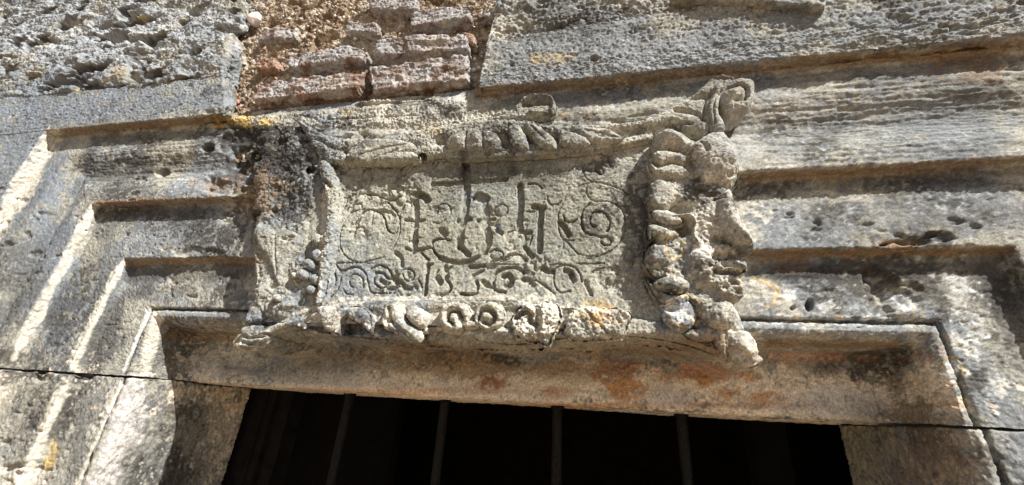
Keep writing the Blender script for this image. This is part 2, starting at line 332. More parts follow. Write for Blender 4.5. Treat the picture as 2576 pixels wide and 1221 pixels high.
tail_lintel = [(vT - .004, uTL + .004, uTR - .004, -.02), (vT - .006, uTL + .008, uTR - .006, -.12), (vT - .012, uTL + .016, uTR - .012, -.137), (vT - .03, uTL + .034, uTR - .03, -.142),
 (VJ + .012, uTL + .036, uTR - .032, -.140), (VJ, uTL + .036, uTR - .032, -.146), (VJ - .004, uTL + .036, uTR - .032, -.17), (VJ - .004, uTL + .036, uTR - .032, DEEP - .1)]
def sweep_U(pr, vend):
    """inverted-U sweep: left leg up, across, right leg down"""
    vt, uL, uR, w = pr.T
    cols = []
    bl = np.linspace(0, 1, int(.85/.0045))[:-1]
    a = np.linspace(0, 1, int(3.0/.0031))
    br = np.linspace(1, 0, int(.75/.0045))[1:]
    vbot = np.minimum(vend, vt)
    for b in bl: cols.append((uL, vbot + (vt - vbot)*b, w))
    for q in a: cols.append((uL + (uR - uL)*q, vt, w))
    for b in br: cols.append((uR, vbot + (vt - vbot)*b, w))
    U = np.stack([c[0] for c in cols], 1); V = np.stack([c[1] for c in cols], 1); W = np.stack([c[2] for c in cols], 1)
    return U, W, V
# broken places: arris chips and spalls  (x, y, w, rx, ry, depth) in pixels
CHIPS = [(2300,606,.04,50,9,.014),(2370,596,.04,36,12,.010),(2250,616,.04,30,8,.016),(2195,715,.01,24,60,.016),(2235,720,.01,30,34,.020),(2290,740,.01,40,30,.012),
 (2038,765,.01,9,16,.022),(1993,775,.01,7,7,.012),(590,300,.06,70,30,.016),(600,360,.06,60,40,.020),(640,440,.05,70,60,.022),(690,560,.05,60,90,.02),
 (560,470,.06,60,22,.018),(500,640,.03,60,16,.010),(523,372,.06,17,13,.035),(410,435,.06,18,9,.012),(650,390,.06,12,11,.05),(645,537,.04,16,10,.06),
 (250,300,.1,0,0,0),(600,555,.03,40,30,.010),(105,950,.05,26,12,.012),(215,948,.05,24,8,.010)]
def chipfn(P):
    x, y = proj(P[0], P[2], P[1]); d = np.zeros(len(x))
    for cx, cy, cw, rx, ry, dp in CHIPS:
        if rx == 0: continue
        q = ((x - cx)/rx)**2 + ((y - cy)/ry)**2
        i = np.nonzero(q < 3)[0]
        if len(i) == 0: continue
        Pi = tuple(p[i] for p in P)
        m = sst(1.15, .7, np.sqrt(q[i]) + .35*fbm(Pi, 30, 2, 101))
        d[i] = np.maximum(d[i], m*dp*(1 + .5*fbm(Pi, 45, 2, 104)))
    # hacked, broken zone left of the tablet
    z = sst(.9, .3, np.sqrt(((x - 700)/170)**2 + ((y - 440)/190)**2))
    i = np.nonzero(z > 0)[0]
    if len(i):
        Pi = tuple(p[i] for p in P)
        d[i] += z[i]*(.016*np.abs(fbm(Pi, 22, 3, 110)) + .006*fbm(Pi, 60, 2, 111))
    return -d
pr = dens(prof + tail_lintel)
U, W, V = sweep_U(pr, VJ)
def lintel_fn(P):
    x, y = proj(P[0], P[2], P[1])
    m = sst(1850, 2000, x)*sst(120, 180, y)*sst(470, 380, y)        # horizontal tooling and bedding on the right
    m = np.maximum(m, .6*sst(300, 200, np.abs(x - 430))*sst(330, 350, y)*sst(500, 450, y))
    yy = P[2] + .006*fbm(P, 6, 2, 93)
    d = .6*m*(.0042*vn(P[0]*13, yy*120, P[1]*9, 7) + .0030*vn(P[0]*34, yy*250, P[1]*30, 29) - .004*sst(.3, .7, vn(P[0]*9, yy*75, P[1]*9, 31)))
    return d + chipfn(P)
grid_obj('lintel', U, W, V, LIME, surround, tone=.0, wx=dict(amp=.55, pits=.55, coarse=.7, jit=.7, fn=lintel_fn))

# jambs below the bed joint
tail_jamb = [(0, uTL + .004, uTR - .004, -.03), (0, uTL + .008, uTR - .008, -.2), (0, uTL + .004, uTR + .004, DEEP), (0, uTL - .02, uTR + .03, DEEP - .012), (0, uTL - .20, uTR + .25, DEEP - .02)]
def jamb(side, off, tone):
    pp = list(prof) + tail_jamb
    base = [(vA1 + .35, uA1L - 1.2, uA1R + .5, WO), (vA1 + .001, uA1L - .001, uA1R + .001, WO)]
    if side < 0: pp = base + [(p[0], p[1] + off, p[2], p[3]) for p in pp[1:]]
    else: pp = [(p[0], p[1], p[2] + off, p[3]) for p in pp[3:]]
    q = dens(pp, .0034)
    u = q[:, 1] if side < 0 else q[:, 2]
    w = q[:, 3]
    vb = -.55 if side < 0 else -.30
    vtop = VJ - .0075
    vs = np.linspace(vtop, vb, int((vtop - vb)/.0036))
    # bevelled top bed and the bed face itself
    U = np.repeat(u[:, None], len(vs), 1); V = np.repeat(vs[None], len(u), 0); W = np.repeat(w[:, None], len(vs), 1)
    k = 4
    padV = np.full((len(u), k), vtop + .0015); padW = w[:, None] - np.linspace(.09, .004, k)[None]
    padU = np.repeat(u[:, None], k, 1)
    if side < 0: padU = padU - np.where((w < -.02)[:, None], np.linspace(.03, .001, k)[None], 0)
    else: padU = padU + np.where((w < -.02)[:, None], np.linspace(.03, .001, k)[None], 0)
    padW = np.where((w < -.02)[:, None], w[:, None], padW)
    U = np.hstack([padU, U]); V = np.hstack([padV, V]); W = np.hstack([padW, W])
    return grid_obj('jamb_stone', U, W, V, LIME, surround, tone=tone, wx=dict(amp=.8, pits=.8, fn=chipfn),
        label='left jamb stone under the bed joint, its moulded face sunlit' if side < 0 else 'right jamb stone under the bed joint, mossy brown reveal in shade')
jamb(-1, .012, .05)
jamb(1, .010, -.1)

# outer fascia stones (proudest course): quads between a left and a right edge line
def edge_lerp(line, t):
    line = np.array(line, float); s = np.linspace(0, 1, len(line))
    return np.stack([np.interp(t, s, line[:, k]) for k in range(line.shape[1])], 1)
def slab(name, left, right, w, res, mat, parent, depth=.06, rnd=.006, label=None, tone=0, extra=None, wx={}, wrap=(1, 1, 1, 1)):
    """patch between two edge polylines (u, v) listed bottom to top, with its four sides carried back into the wall"""
    left = np.array(left, float); right = np.array(right, float)
    H = max(np.abs(np.diff(left[:, 1])).sum() + np.abs(np.diff(left[:, 0])).sum()*.5, np.abs(np.diff(right[:, 1])).sum())
    Wd = np.abs(edge_lerp(right, np.linspace(0, 1, 9))[:, 0] - edge_lerp(left, np.linspace(0, 1, 9))[:, 0]).max()
    nt_, ns = max(4, int(H/res)), max(4, int(Wd/res))
    L = edge_lerp(left, np.linspace(0, 1, nt_)); R = edge_lerp(right, np.linspace(0, 1, nt_)); s = np.linspace(0, 1, ns)
    U = L[:, :1] + (R[:, :1] - L[:, :1])*s; V = L[:, 1:2] + (R[:, 1:2] - L[:, 1:2])*s
    W = np.full(U.shape, w, float)
    ds = np.minimum(s[None]*(R[:, :1] - L[:, :1]) if wrap[0] else 9, (1 - s[None])*(R[:, :1] - L[:, :1]) if wrap[1] else 9)
    tt = np.linspace(0, 1, nt_)[:, None]*H
    dt = np.minimum(tt if wrap[2] else 9, (H - tt) if wrap[3] else 9)
    d = np.minimum(ds, dt)
    q = np.clip(1 - d/rnd, 0, 1); W = W - rnd*(1 - np.sqrt(1 - q*q*.98))
    n = max(3, int(depth/res))
    st = np.linspace(depth, depth/n, n)
    if wrap[0]: U = np.hstack([np.repeat(U[:, :1], n, 1), U]); V = np.hstack([np.repeat(V[:, :1], n, 1), V]); W = np.hstack([W[:, :1] - st[None], W])
    if wrap[1]: U = np.hstack([U, np.repeat(U[:, -1:], n, 1)]); V = np.hstack([V, np.repeat(V[:, -1:], n, 1)]); W = np.hstack([W, W[:, -1:] - st[::-1][None]])
    if wrap[2]: U = np.vstack([np.repeat(U[:1], n, 0), U]); V = np.vstack([np.repeat(V[:1], n, 0), V]); W = np.vstack([W[:1] - st[:, None], W])
    if wrap[3]: U = np.vstack([U, np.repeat(U[-1:], n, 0)]); V = np.vstack([V, np.repeat(V[-1:], n, 0)]); W = np.vstack([W, W[-1:] - st[::-1][:, None]])
    return grid_obj(name, U, W, V, mat, parent, label, tone, extra, wx)
def pt(x, y, w): a, b = at(x, y, w); return (float(a), float(b))
e0 = pt(568, 283, WO); e1 = pt(560, 192, WO); e2 = pt(600, 0, WO); e3 = pt(606, -40, WO)
slab('fascia_stone', [(-4.6, vA1), (-4.6, e1[1] + .06)], [(e0[0], vA1), e1], WO, .0031, LIME, surround, .055, .005,
     'smooth grey fascia stone at the upper left, above the left mitre', .1, None, dict(amp=.75, pits=.5, coarse=1, fn=chipfn), wrap=(0, 1, 1, 0))
# its leg beside the left mitre
slab('fascia_stone', [(-4.6, VJ), (-4.6, vA1)], [(uA1L + .012, VJ), (uA1L, vA1)], WO, .0036, LIME, surround, .055, .004,
     'blue-grey leg of the outer fascia running down the left edge', .15, None, dict(amp=.75, pits=.8, fn=chipfn), wrap=(0, 1, 0, 0))
# right fascia block
r0 = pt(1200, 213, WO); r1 = pt(1228, 105, WO)
def right_fn(P):
    x, y = proj(P[0], P[2], P[1])
    return -.010*sst(.25, .6, fbm((P[0]*.6, P[1], P[2]*1.8), 22, 3, 120))*sst(1900, 2300, x) - .004*sst(.1, .6, fbm((P[0]*.45, P[1], P[2]*2), 45, 2, 121))*sst(1400, 1800, x)
slab('fascia_stone', [(r0[0], vA1), (r0[0] + .005, r0[1] + .05), r1], [(1.95, vA1), (1.95, vA1 + .12), (1.95, vA1 + .35)], WO, .0031, LIME, surround, .05, .005,
     'long pale fascia stone at the upper right, broken off beside the bricks', .1, None, dict(amp=1.15, pits=.6, coarse=1.2, fn=right_fn), wrap=(1, 0, 1, 0))
# hacked bedding along the top right: rough stone above the fascia
def rough_fn(k1, k2, f=16):
    def g(P):
        r = fbm((P[0]*.75, P[1], P[2]*1.25), f, 3, 130, .55)
        hole = sst(.20, .60, fbm((P[0]*.7, P[1], P[2]*1.3), f*.9, 3, 140, .6))
        return k1*r + .5*k1*np.abs(fbm(P, f*3, 2, 133)) - k2*hole
    return g
slab('rough_stone', [pt(1222, 108, .09), pt(1240, 40, .09), pt(1250, -60, .09)], [pt(1950, 10, .10), pt(1960, -10, .10), pt(1980, -60, .10)], .078, .0034, LIME, surround, .03, .006,
     'rough broken stone above the right fascia, beside the brick infill', .1, None, dict(amp=1.4, pits=1.2, coarse=1.5, fn=rough_fn(.010, .014, 22)), wrap=(0, 0, 1, 0))
slab('ledge_stone', [pt(1700, -60, .13), pt(1690, -30, .13), pt(1690, -20, .13)][::-1][:1] + [pt(1700, -60, .13)], [pt(2082, 12, .13), pt(2096, -60, .13)], .125, .0034, LIME, surround, .05, .006,
     'end of a projecting ledge stone at the very top edge', .1, None, dict(amp=1), wrap=(0, 1, 1, 0))
slab('rough_stone', [(-1.75, 1.12), (-1.75, 2.7)], [(3.2, 1.12), (3.2, 2.7)], -.03, .013, LIME, surround, .03, .006, 'plain rough masonry above the bricks and the right fascia', .1, None, dict(amp=1.4, pits=.8, coarse=2), wrap=(0, 0, 0, 0))
slab('fascia_stone', [(uA1R, -.6), (uA1R, vA1 - .002)], [(3.2, -.6), (3.2, vA1 - .002)], WO, .010, LIME, surround, .05, .005, 'broad outer leg of the surround far to the right', .1, None, dict(amp=1, pits=.5), wrap=(1, 0, 0, 0))
slab('fascia_stone', [(1.952, vA1), (1.952, vA1 + .36)], [(3.2, vA1), (3.2, vA1 + .36)], WO, .010, LIME, surround, .05, .005, 'far right end of the outer fascia', .1, None, dict(amp=1, pits=.5), wrap=(0, 0, 1, 1))
# deeply pitted stone above the left fascia
def pit_extra(C, P, n, mix):
    C = mix(C, BLUE, sst(-.2, .4, n[1])*.4)
    return mix(C, SOOT_SHADE, sst(.2, .5, fbm((P[0]*.7, P[1], P[2]*1.3), 12*.9, 3, 140, .6))*.8)  # hollows of the pits painted near black, as shaded
slab('pitted_stone', [(-4.4, e1[1] + .05), (-4.4, 2.6)], [e1, (e2[0], e2[1]), e3], WO + .004, .0036, LIME, surround, .06, .008,
     'deeply pitted grey stone filling the top left corner', .1, pit_extra, dict(amp=1.5, pits=1.0, coarse=1.6, jit=1.4, fn=rough_fn(.013, .050, 12)), wrap=(0, 1, 1, 0))

# ---------------------------------------------------------------- 2. brick infill
infill = thing('brick_infill', 'exposed patch of eroded bricks and pebbly mortar above the tablet', 'brick wall', (-.85*S, S, 1.0*S))
def mort_extra(C, P, n, mix):
    C = np.tile(np.array([.27, .20, .135]), (len(C), 1))*(1 + .3*n[1])[:, None]
    C = mix(C, np.array([.13, .09, .06]), sst(-.1, .4, n[0] + n[2]*.5)*.7)
    C = mix(C, np.array([.55, .50, .42]), sst(.2, .5, n[2])*.55)
    return mix(C, np.array([.30, .28, .25]), sst(.1, .6, n[1] - n[0])*.5)
def mort_fn(P):
    pe = fbm(P, 75, 1, 150)
    return .010*fbm(P, 16, 3, 151) + .006*sst(.15, .7, pe) + .004*np.abs(fbm(P, 150, 1, 152)) - .022*sst(.35, .7, fbm(P, 14, 2, 155))
ma = pt(540, 330, .0); mb = pt(1300, 330, .0); mc = pt(560, -60, 0); md = pt(1330, -60, 0)
slab('mortar', [(ma[0] - .15, vA1 - .16), mc], [(mb[0], vA1 - .16), md], .012, .0032, MORT, infill, .02, .004, None, 0, mort_extra,
     dict(amp=1.4, pits=1.0, coarse=1.4, fn=mort_fn), wrap=(0, 0, 0, 0))
def brick_extra(red, grey):
    def g(C, P, n, mix):
        C = np.tile(np.array([.25, .155, .11]), (len(C), 1))*(1 + .25*n[1])[:, None]
        C = mix(C, np.array([.27, .27, .27]), sst(-.35, .45, n[1]*.6 + n[2]*.4 + grey*.6 + .12)*.9)
        C = mix(C, np.array([.34, .30, .25]), sst(.1, .7, n[0] + n[2]*.6 - red)*.7)
        return mix(C, SOOT_SHADE, sst(.3, .7, n[3]*.5 - n[1])*.6)
    return g
BRICKS = [  # four corners bl, br, tr, tl ; w ; redness, greyness
 ([(932,24),(1050,22),(1046,-14),(926,-12)], .062, .2, .3), ([(1033,66),(1182,44),(1180,8),(1030,28)], .068, 0, .4),
 ([(944,138),(1177,121),(1172,84),(942,95)], .076, 0, .4), ([(934,228),(1174,198),(1174,137),(927,168)], .080, .1, .15),
 ([(636,250),(896,224),(916,180),(646,204)], .084, .2, -.1), ([(727,168),(912,148),(912,114),(714,136)], .068, .1, .25),
 ([(640,172),(694,170),(690,144),(652,148)], .058, .9, -.9), ([(868,78),(952,80),(948,56),(876,54)], .056, .3, .1),
 ([(648,102),(742,92),(742,66),(664,74)], .048, .1, .3), ([(1199,46),(1246,44),(1244,33),(1200,34)], .060, 0, .5),
 ([(1166,106),(1194,108),(1190,84),(1166,82)], .060, .9, -.8)]
for k, (q, w, red, grey) in enumerate(BRICKS):
    bl, br, tr, tl = [pt(x, y, w) for x, y in q]
    lf = (lambda s: lambda P: .005*fbm(P, 20, 3, s) + .004*fbm((P[0]*.5, P[1], P[2]*2), 40, 2, s + 3) - .010*sst(.3, .7, fbm(P, 22, 2, s + 1)))(160 + k*7)
    slab('brick', [bl, tl], [br, tr], w, .0028, BRK, infill, .10, .009, None, 0, brick_extra(red, grey), dict(amp=1.0, pits=.5, coarse=1.1, jit=1.5, fn=lf))

# ---------------------------------------------------------------- inflated, carved relief pieces
def smooth_poly(pts, n=5):
    p = np.array(pts, float); m = len(p); out = []
    for i in range(m):
        a, b, c, d = p[(i - 1) % m], p[i], p[(i + 1) % m], p[(i + 2) % m]
        for t in np.linspace(0, 1, n, endpoint=False):
            out.append(.5*((2*b) + (c - a)*t + (2*a - 5*b + 4*c - d)*t*t + (3*b - a - 3*c + d)*t**3))
    return np.array(out)
def smooth_line(pts, n=6):
    p = np.array(pts, float)
    if len(p) < 3: return p
    e = np.vstack([2*p[0] - p[1], p, 2*p[-1] - p[-2]]); out = []
    for i in range(1, len(e) - 2):
        a, b, c, d = e[i - 1:i + 3]
        for t in np.linspace(0, 1, n, endpoint=False):
            out.append(.5*((2*b) + (c - a)*t + (2*a - 5*b + 4*c - d)*t*t + (3*b - a - 3*c + d)*t**3))
    out.append(p[-1]); return np.array(out)
def inside(x, y, L):
    r = np.zeros(x.shape, bool); n = len(L); j = n - 1
    for i in range(n):
        xi, yi = L[i][:2]; xj, yj = L[j][:2]
        c = ((yi > y) != (yj > y)) & (x < (xj - xi)*(y - yi)/(yj - yi + 1e-15) + xi)
        r ^= c; j = i
    return r
def px_lines(pts, w):
    u, v = at([p[0] for p in pts], [p[1] for p in pts], w); return np.stack([u, v], 1)
def relief(name, outline, wb, wt, rad, parent, label=None, mods=(), res=.0017, sm=True, wo=None, mat=None, tone=0, extra=None, pw=.42, wx=None, tilt=None):
    """a carved lump: outline in pixels (x, y[, w]), rising from wb to wt with a rounded shoulder of width rad.
    mods: ('groove', pts, width, depth) ('ridge', pts, width, height) ('bump', x, y, rx, ry, height) in pixels at height wt"""
    wo = wt if wo is None else wo
    ws = [p[2] if len(p) > 2 else wo for p in outline]
    u, v = at([p[0] for p in outline], [p[1] for p in outline], ws)
    L = np.stack([u, v], 1)
    if sm: L = smooth_poly(L, 4)
    u0, v0 = L.min(0) - .006; u1, v1 = L.max(0) + .006
    U, V = np.meshgrid(np.arange(u0, u1, res), np.arange(v0, v1, res))
    ins = inside(U, V, L); d, _ = seg_dist(U, V, L, True); d = np.where(ins, d, -d)
    # soften the outline with noise so that it does not look cut with a knife
    P = (U.ravel(), np.zeros(U.size) + wt, V.ravel())
    drop = min(wt - wb, 1.15*rad); skirt = (wt - wb) - drop
    if skirt < .012: drop, skirt = wt - wb, 0
    if not skirt: d = d + (.0022*fbm(P, 34, 2, 201) + .0010*fbm(P, 110, 2, 202)).reshape(U.shape)
    t = np.clip(d/rad, 0, 1)
    h = (1 - (1 - t)**2)**pw
    W = wt - drop*(1 - h)
    if tilt: W = W + h*(tilt[0]*(U - U.mean()) + tilt[1]*(V - V.mean()))
    for m in mods:
        if m[0] in ('groove', 'ridge'):
            l = px_lines(smooth_line(m[1]), wt); wd = m[2]/FOC*1.05
            dd, pa = seg_dist(U, V, l)
            sh = np.exp(-(dd/(wd*.62))**2)
            W = W + (1 if m[0] == 'ridge' else -1)*m[3]*sh*np.minimum(1, t*2.5)
        elif m[0] == 'bump':
            cu, cv = at(m[1], m[2], wt); ru, rv = m[3]/FOC*1.15, m[4]/FOC*1.05
            q = ((U - cu)/ru)**2 + ((V - cv)/rv)**2
            W = W + m[5]*np.where(q < 1, np.sqrt(np.maximum(1 - q, 0)), 0)*np.minimum(1, t*2) if len(m) > 6 else W + m[5]*np.exp(-q*1.4)*np.minimum(1, t*2)
    keep = d > (-.004 if not skirt else -.0048)
    W = np.where(d <= 0, wt - drop - (.004 if not skirt else np.clip(-d*2.2, 0, .010)), W)
    wxx = dict(amp=.62, pits=.5, coarse=.45, jit=.55)
    if wx: wxx.update(wx)
    U2, W2, V2 = weather(U, W, V, pm=sst(.003, .009, d) if skirt else None, **wxx)
    q = gridq(*U.shape); kf = keep.ravel(); q = q[kf[q].all(1)]
    used = np.zeros(U.size, bool); used[q.ravel()] = True
    idx = np.cumsum(used) - 1
    Pn = tuple(a.ravel()[used] for a in (U2, W2, V2))
    q = idx[q]
    X = np.stack([Pn[0]*S, (1 - Pn[1])*S, Pn[2]*S], 1)
    c = np.cross(X[q[:, 1]] - X[q[:, 0]], X[q[:, 3]] - X[q[:, 0]])
    if c[:, 1].sum() > 0: q = q[:, ::-1]
    if skirt:                                     # side walls carried back into the stone, evenly sampled
        Lc = np.vstack([L, L[:1]]); sl = np.concatenate([[0], np.cumsum(np.hypot(*np.diff(Lc, axis=0).T))])
        n = max(24, int(sl[-1]/.0024)); tt = np.linspace(0, sl[-1], n)
        lu, lv = np.interp(tt, sl, Lc[:, 0]), np.interp(tt, sl, Lc[:, 1])
        m = max(5, int(skirt/.0032)); ww = np.linspace(wt - drop + .0045, wb, m)
        Us = np.repeat(lu[None], m, 0); Vs = np.repeat(lv[None], m, 0); Ws = np.repeat(ww[:, None], n, 1)
        if tilt: Ws[0] += 0
        cen = (lu.mean(), lv.mean())
        nn = normals(Us, Ws, Vs)
        U3, W3, V3 = weather(Us, Ws, Vs, **dict(wxx, pits=0, holes=False))
        Ps = (U3.ravel(), W3.ravel(), V3.ravel()); Xs = toworld(U3, W3, V3); qs = gridq(m, n)
        area = .5*np.sum(lu[:-1]*lv[1:] - lu[1:]*lv[:-1])
        c = np.cross(Xs[qs[0, 1]] - Xs[qs[0, 0]], Xs[qs[0, 3]] - Xs[qs[0, 0]])
        tx, tz = lu[1] - lu[0], lv[1] - lv[0]; on = (tz, -tx) if area > 0 else (-tz, tx)
        if c[0]*on[0] + c[2]*on[1] < 0: qs = qs[:, ::-1]
        q = np.vstack([q, qs + len(X)]); X = np.vstack([X, Xs])
        Pn = tuple(np.concatenate([a, b]) for a, b in zip(Pn, Ps))
    C = albedo(Pn, tone, extra)
    return mesh_np(name, X, q, C, mat or LIME, parent, label)

# rough broken bed between the bricks and the tablet
relief('broken_stone', [(575,294,.03),(640,294,.03),(735,286,.03),(860,274,.03),(930,256,.03),(1000,258,.03),(1080,248,.03),(1170,246,.03),(1215,205,.03),(1250,230,.03),(1320,300,.03),(1200,345,.03),(900,350,.03),(700,350,.03),(590,330,.03)],
       .0, .062, .045, surround, 'broken ragged stone edge between the bricks and the tablet', mods=[('groove',[(860,262),(960,262),(1080,256)],9,.014),('ridge',[(900,258),(960,252),(1010,256)],6,.008),('bump',1140,270,30,30,.016),('bump',1080,285,18,20,.010),('groove',[(820,300),(930,296),(1050,290)],5,.006)], res=.0022,
       wx=dict(amp=1.5, pits=1.0, coarse=1.2), tone=-.05)
rs = np.random.RandomState(3)
def pebble(x, y, r, w, col, k, name='pebble', label=None, lump=.25, asp=1.0):
    import bmesh
    bm = bmesh.new(); bmesh.ops.create_icosphere(bm, subdivisions=3 if r > 8 else 2, radius=1)
    u, v = pt(x, y, w); rr = r/FOC*1.1
    V = np.array([q.co[:] for q in bm.verts]); F = np.array([[q.index for q in f.verts] for f in bm.faces]); bm.free()
    P = (V[:, 0]*1.3 + k, V[:, 1]*1.3, V[:, 2]*1.3)
    V = V*(1 + lump*fbm(P, 1.0, 2, k))[:, None]*np.array([asp, .8, 1/asp**.5])
    X = np.stack([(u + V[:, 0]*rr)*S, (1 - w)*S + V[:, 1]*rr*S, (v + V[:, 2]*rr)*S], 1)
    C = np.tile(np.array(col), (len(X), 1))*(1 + .25*fbm(P, 3, 2, k + 3))[:, None]
    return mesh_np(name, X, F, np.clip(C, .02, .85), PEB, infill, label)
pebble(641, 50, 26, .038, (.62, .55, .52), 3, label='large pale pebble set in the mortar', lump=.35, asp=1.1)
for k, (x, y, r, c) in enumerate([(894,97,8,0),(936,88,7,0),(872,92,5,1),(597,257,9,2),(1192,176,8,0),(1205,170,6,0),(922,180,6,0),(1176,30,6,0),(560+615,60,5,0),(907,240,8,0),
      (842,40,6,0),(1225,28,5,1),(760,95,6,1),(1195,150,7,1),(1042,75,6,0),(1200,60,5,0),(1110,62,5,1),(925,150,5,1),(655,272,5,0),(700,92,5,1)]):
    pebble(x, y, r, .026, [(.62, .58, .48), (.45, .36, .25), (.45, .2, .12)][c], 11 + k)
for k in range(110):
    x = rs.uniform(600, 1260); y = rs.uniform(-5, 170)
    if any(min(p[0] for p in q[0]) - 3 < x < max(p[0] for p in q[0]) + 3 and min(p[1] for p in q[0]) < y < max(p[1] for p in q[0]) for q in BRICKS): continue
    pebble(x, y, rs.uniform(2.6, 5), .016 + rs.uniform(0, .008), [(.55, .5, .4), (.42, .33, .22), (.5, .36, .24), (.3, .26, .22)][k % 4], 60 + k)

# ---------------------------------------------------------------- 3. the carved tablet
tablet = thing('carved_tablet', 'carved stone tablet with crossed letters over a date, framed by scrolls and a grotesque face', 'carved tablet', (-.35*S, (1 - .05)*S, .45*S))
WP = .072
relief('backing', [(640,560,.05),(650,420,.05),(700,330,.05),(760,300,.05),(1000,320,.05),(1300,300,.05),(1640,300,.05),(1720,300,.05),(1800,420,.05),(1800,600,.05),(1800,800,.05),(1800,880,.03),(1600,872,.0),(1300,885,.0),(1000,868,.0),(800,845,.0),(690,850,.02),(640,740,.05)],
       -.03, .058, .03, tablet, mods=[('bump',600,600,60,90,.01)], res=.0045, sm=True, wx=dict(amp=1.4, pits=1, coarse=1.5))

# inscription field: grooves traced stroke by stroke (zoom crops of the photograph)
A = lambda p: zm(1250, 560, 3.0527, p); B = lambda p: zm(1750, 560, 3.0527, p); Cc = lambda p: zm(2200, 560, 3.0527, p)
D = lambda p: zm(1250, 900, 3.0527, p); E_ = lambda p: zm(1750, 900, 3.0527, p); F_ = lambda p: zm(2200, 900, 3.0527, p)
TH = 3.8; TD = .0065
STROKES = []
def st(p, w=TH, d=TD): STROKES.append((p, w, d))
# left scroll
st(A([(470,885),(430,960),(380,1060),(350,1180)]) + D([(350,200),(365,300),(400,370),(480,440),(600,470),(740,440),(880,395)]))
st(A([(1020,880),(1060,980),(1070,1080),(1050,1180)]) + D([(1010,240),(960,320)]))
st(A([(520,1030),(560,960),(610,900),(680,860),(760,860),(830,900),(880,960),(900,1050),(930,1110),(980,1145),(1020,1130),(1040,1080)]), 6, .010)
st(A([(480,895),(560,870),(640,850)])); st(A([(560,690),(640,662),(720,668),(800,690),(880,715),(960,720),(1050,700)]), 8, .012)
st(A([(1060,700),(1105,640),(1090,580),(1040,560),(990,580),(960,620),(980,670)])); st(A([(745,465),(730,530),(690,590)]))
st(A([(910,750),(980,830),(1020,880)]), 8, .010); st(A([(740,870),(740,960),(725,1040)]), 4, .004)
# central letters: sunk channels of the blackletter with the long cross stroke
G_ = lambda p: zm(1280, 600, 1.1606, p)
st(G_([(440,205),(480,215),(500,235)]), 22, .014); st(G_([(443,240),(446,320),(438,400),(436,468)]), 18, .026)
st(G_([(395,326),(480,327)]), 10, .014); st(G_([(398,458),(440,466),(515,452)]), 9, .012); st(G_([(350,480),(375,500),(380,540)]), 12, .008); st(G_([(470,478),(505,512)]), 8, .010)
st(G_([(522,160),(600,158),(680,151),(770,146),(862,137)]), 13, .020)
st(G_([(676,55),(682,120),(681,190),(672,300),(664,330),(652,380),(648,446)]), 22, .030); st(G_([(648,440),(672,468),(690,486)]), 14, .018)
st(G_([(640,330),(700,322)]), 12, .018)
st(G_([(735,218),(762,228)]), 32, .022); st(G_([(762,235),(768,300),(765,345),(778,380),(780,430),(762,470)]), 20, .028)
st(G_([(770,455),(745,488),(700,512),(650,522),(600,516),(555,498)]), 12, .022); st(G_([(570,505),(535,480),(520,445),(530,420),(560,412),(604,420)]), 8, .016)
st(G_([(735,328),(805,318)]), 12, .016); st(G_([(820,372),(840,384)]), 12, .010)
st(G_([(545,300),(545,268),(570,250),(600,262),(606,300)]), 5, .007); st(G_([(525,336),(560,340),(585,322)]), 5, .007); st(G_([(562,372),(580,392)]), 18, .009)
st(G_([(846,250),(870,268),(868,296),(842,306),(815,294),(812,268),(846,250)]), 5, .006); st(G_([(868,380),(900,372),(940,380),(955,410)]), 5, .006)
st(G_([(928,168),(932,260),(924,320),(928,372)]), 18, .024); st(G_([(926,376),(975,384)]), 12, .016); st(G_([(960,284),(995,286)]), 5, .008)
st(G_([(990,262),(1040,268)]), 15, .016); st(G_([(1028,275),(1022,350),(1018,470)]), 15, .024); st(G_([(950,450),(985,492)]), 12, .014); st(G_([(985,400),(970,440)]), 6, .010)
st(G_([(965,160),(1000,160),(1030,180)]), 7, .010); st(G_([(850,505),(825,512),(795,500),(792,475),(820,460),(848,474)]), 5, .006); st(G_([(790,520),(860,512),(900,484),(945,496),(960,520)]), 5, .006)
st(B([(1340,690),(1350,750),(1400,790),(1460,780),(1520,745)])); st(B([(1530,780),(1490,860),(1470,960),(1480,1080)]) + E_([(1500,120),(1540,200),(1530,290)]))
st(Cc([(10,790),(100,780)])); st(Cc([(160,920),(190,980),(260,1000),(330,970)]), 7, .010); st(Cc([(120,1000),(190,1080),(230,1160)]), 14, .012)
# right scroll
st(Cc([(400,330),(410,420),(450,490),(530,530),(640,545),(740,580),(850,620),(910,660),(960,700)])); st(Cc([(330,600),(400,560),(500,540)]))
st(Cc([(450,600),(445,660),(480,720),(530,755),(620,760),(700,770),(800,800),(860,850),(900,930),(920,1030),(915,1120)]) + F_([(905,110),(870,190),(790,290),(700,350),(600,380),(500,390),(380,370),(290,300),(190,190)]))
st(Cc([(480,780),(400,880),(380,980),(400,1080),(450,1140),(530,1165)]) + F_([(620,150),(700,150),(740,190),(740,230),(700,265),(650,250),(625,210)]), 6, .009)
st(Cc([(520,900),(490,960),(490,1020),(530,1060),(570,1060)])); st(Cc([(520,900),(580,880),(650,890),(700,940),(730,1000),(720,1080),(690,1120)]), 6, .009)
st(Cc([(600,195),(680,210),(720,270),(730,330)])); st(Cc([(550,350),(580,400),(620,440)]), 7, .009); st(Cc([(820,830),(950,830)])); st(F_([(160,170),(220,190),(290,190)]))
st(F_([(860,290),(940,290),(1000,330),(1030,390)]), 4, .004)
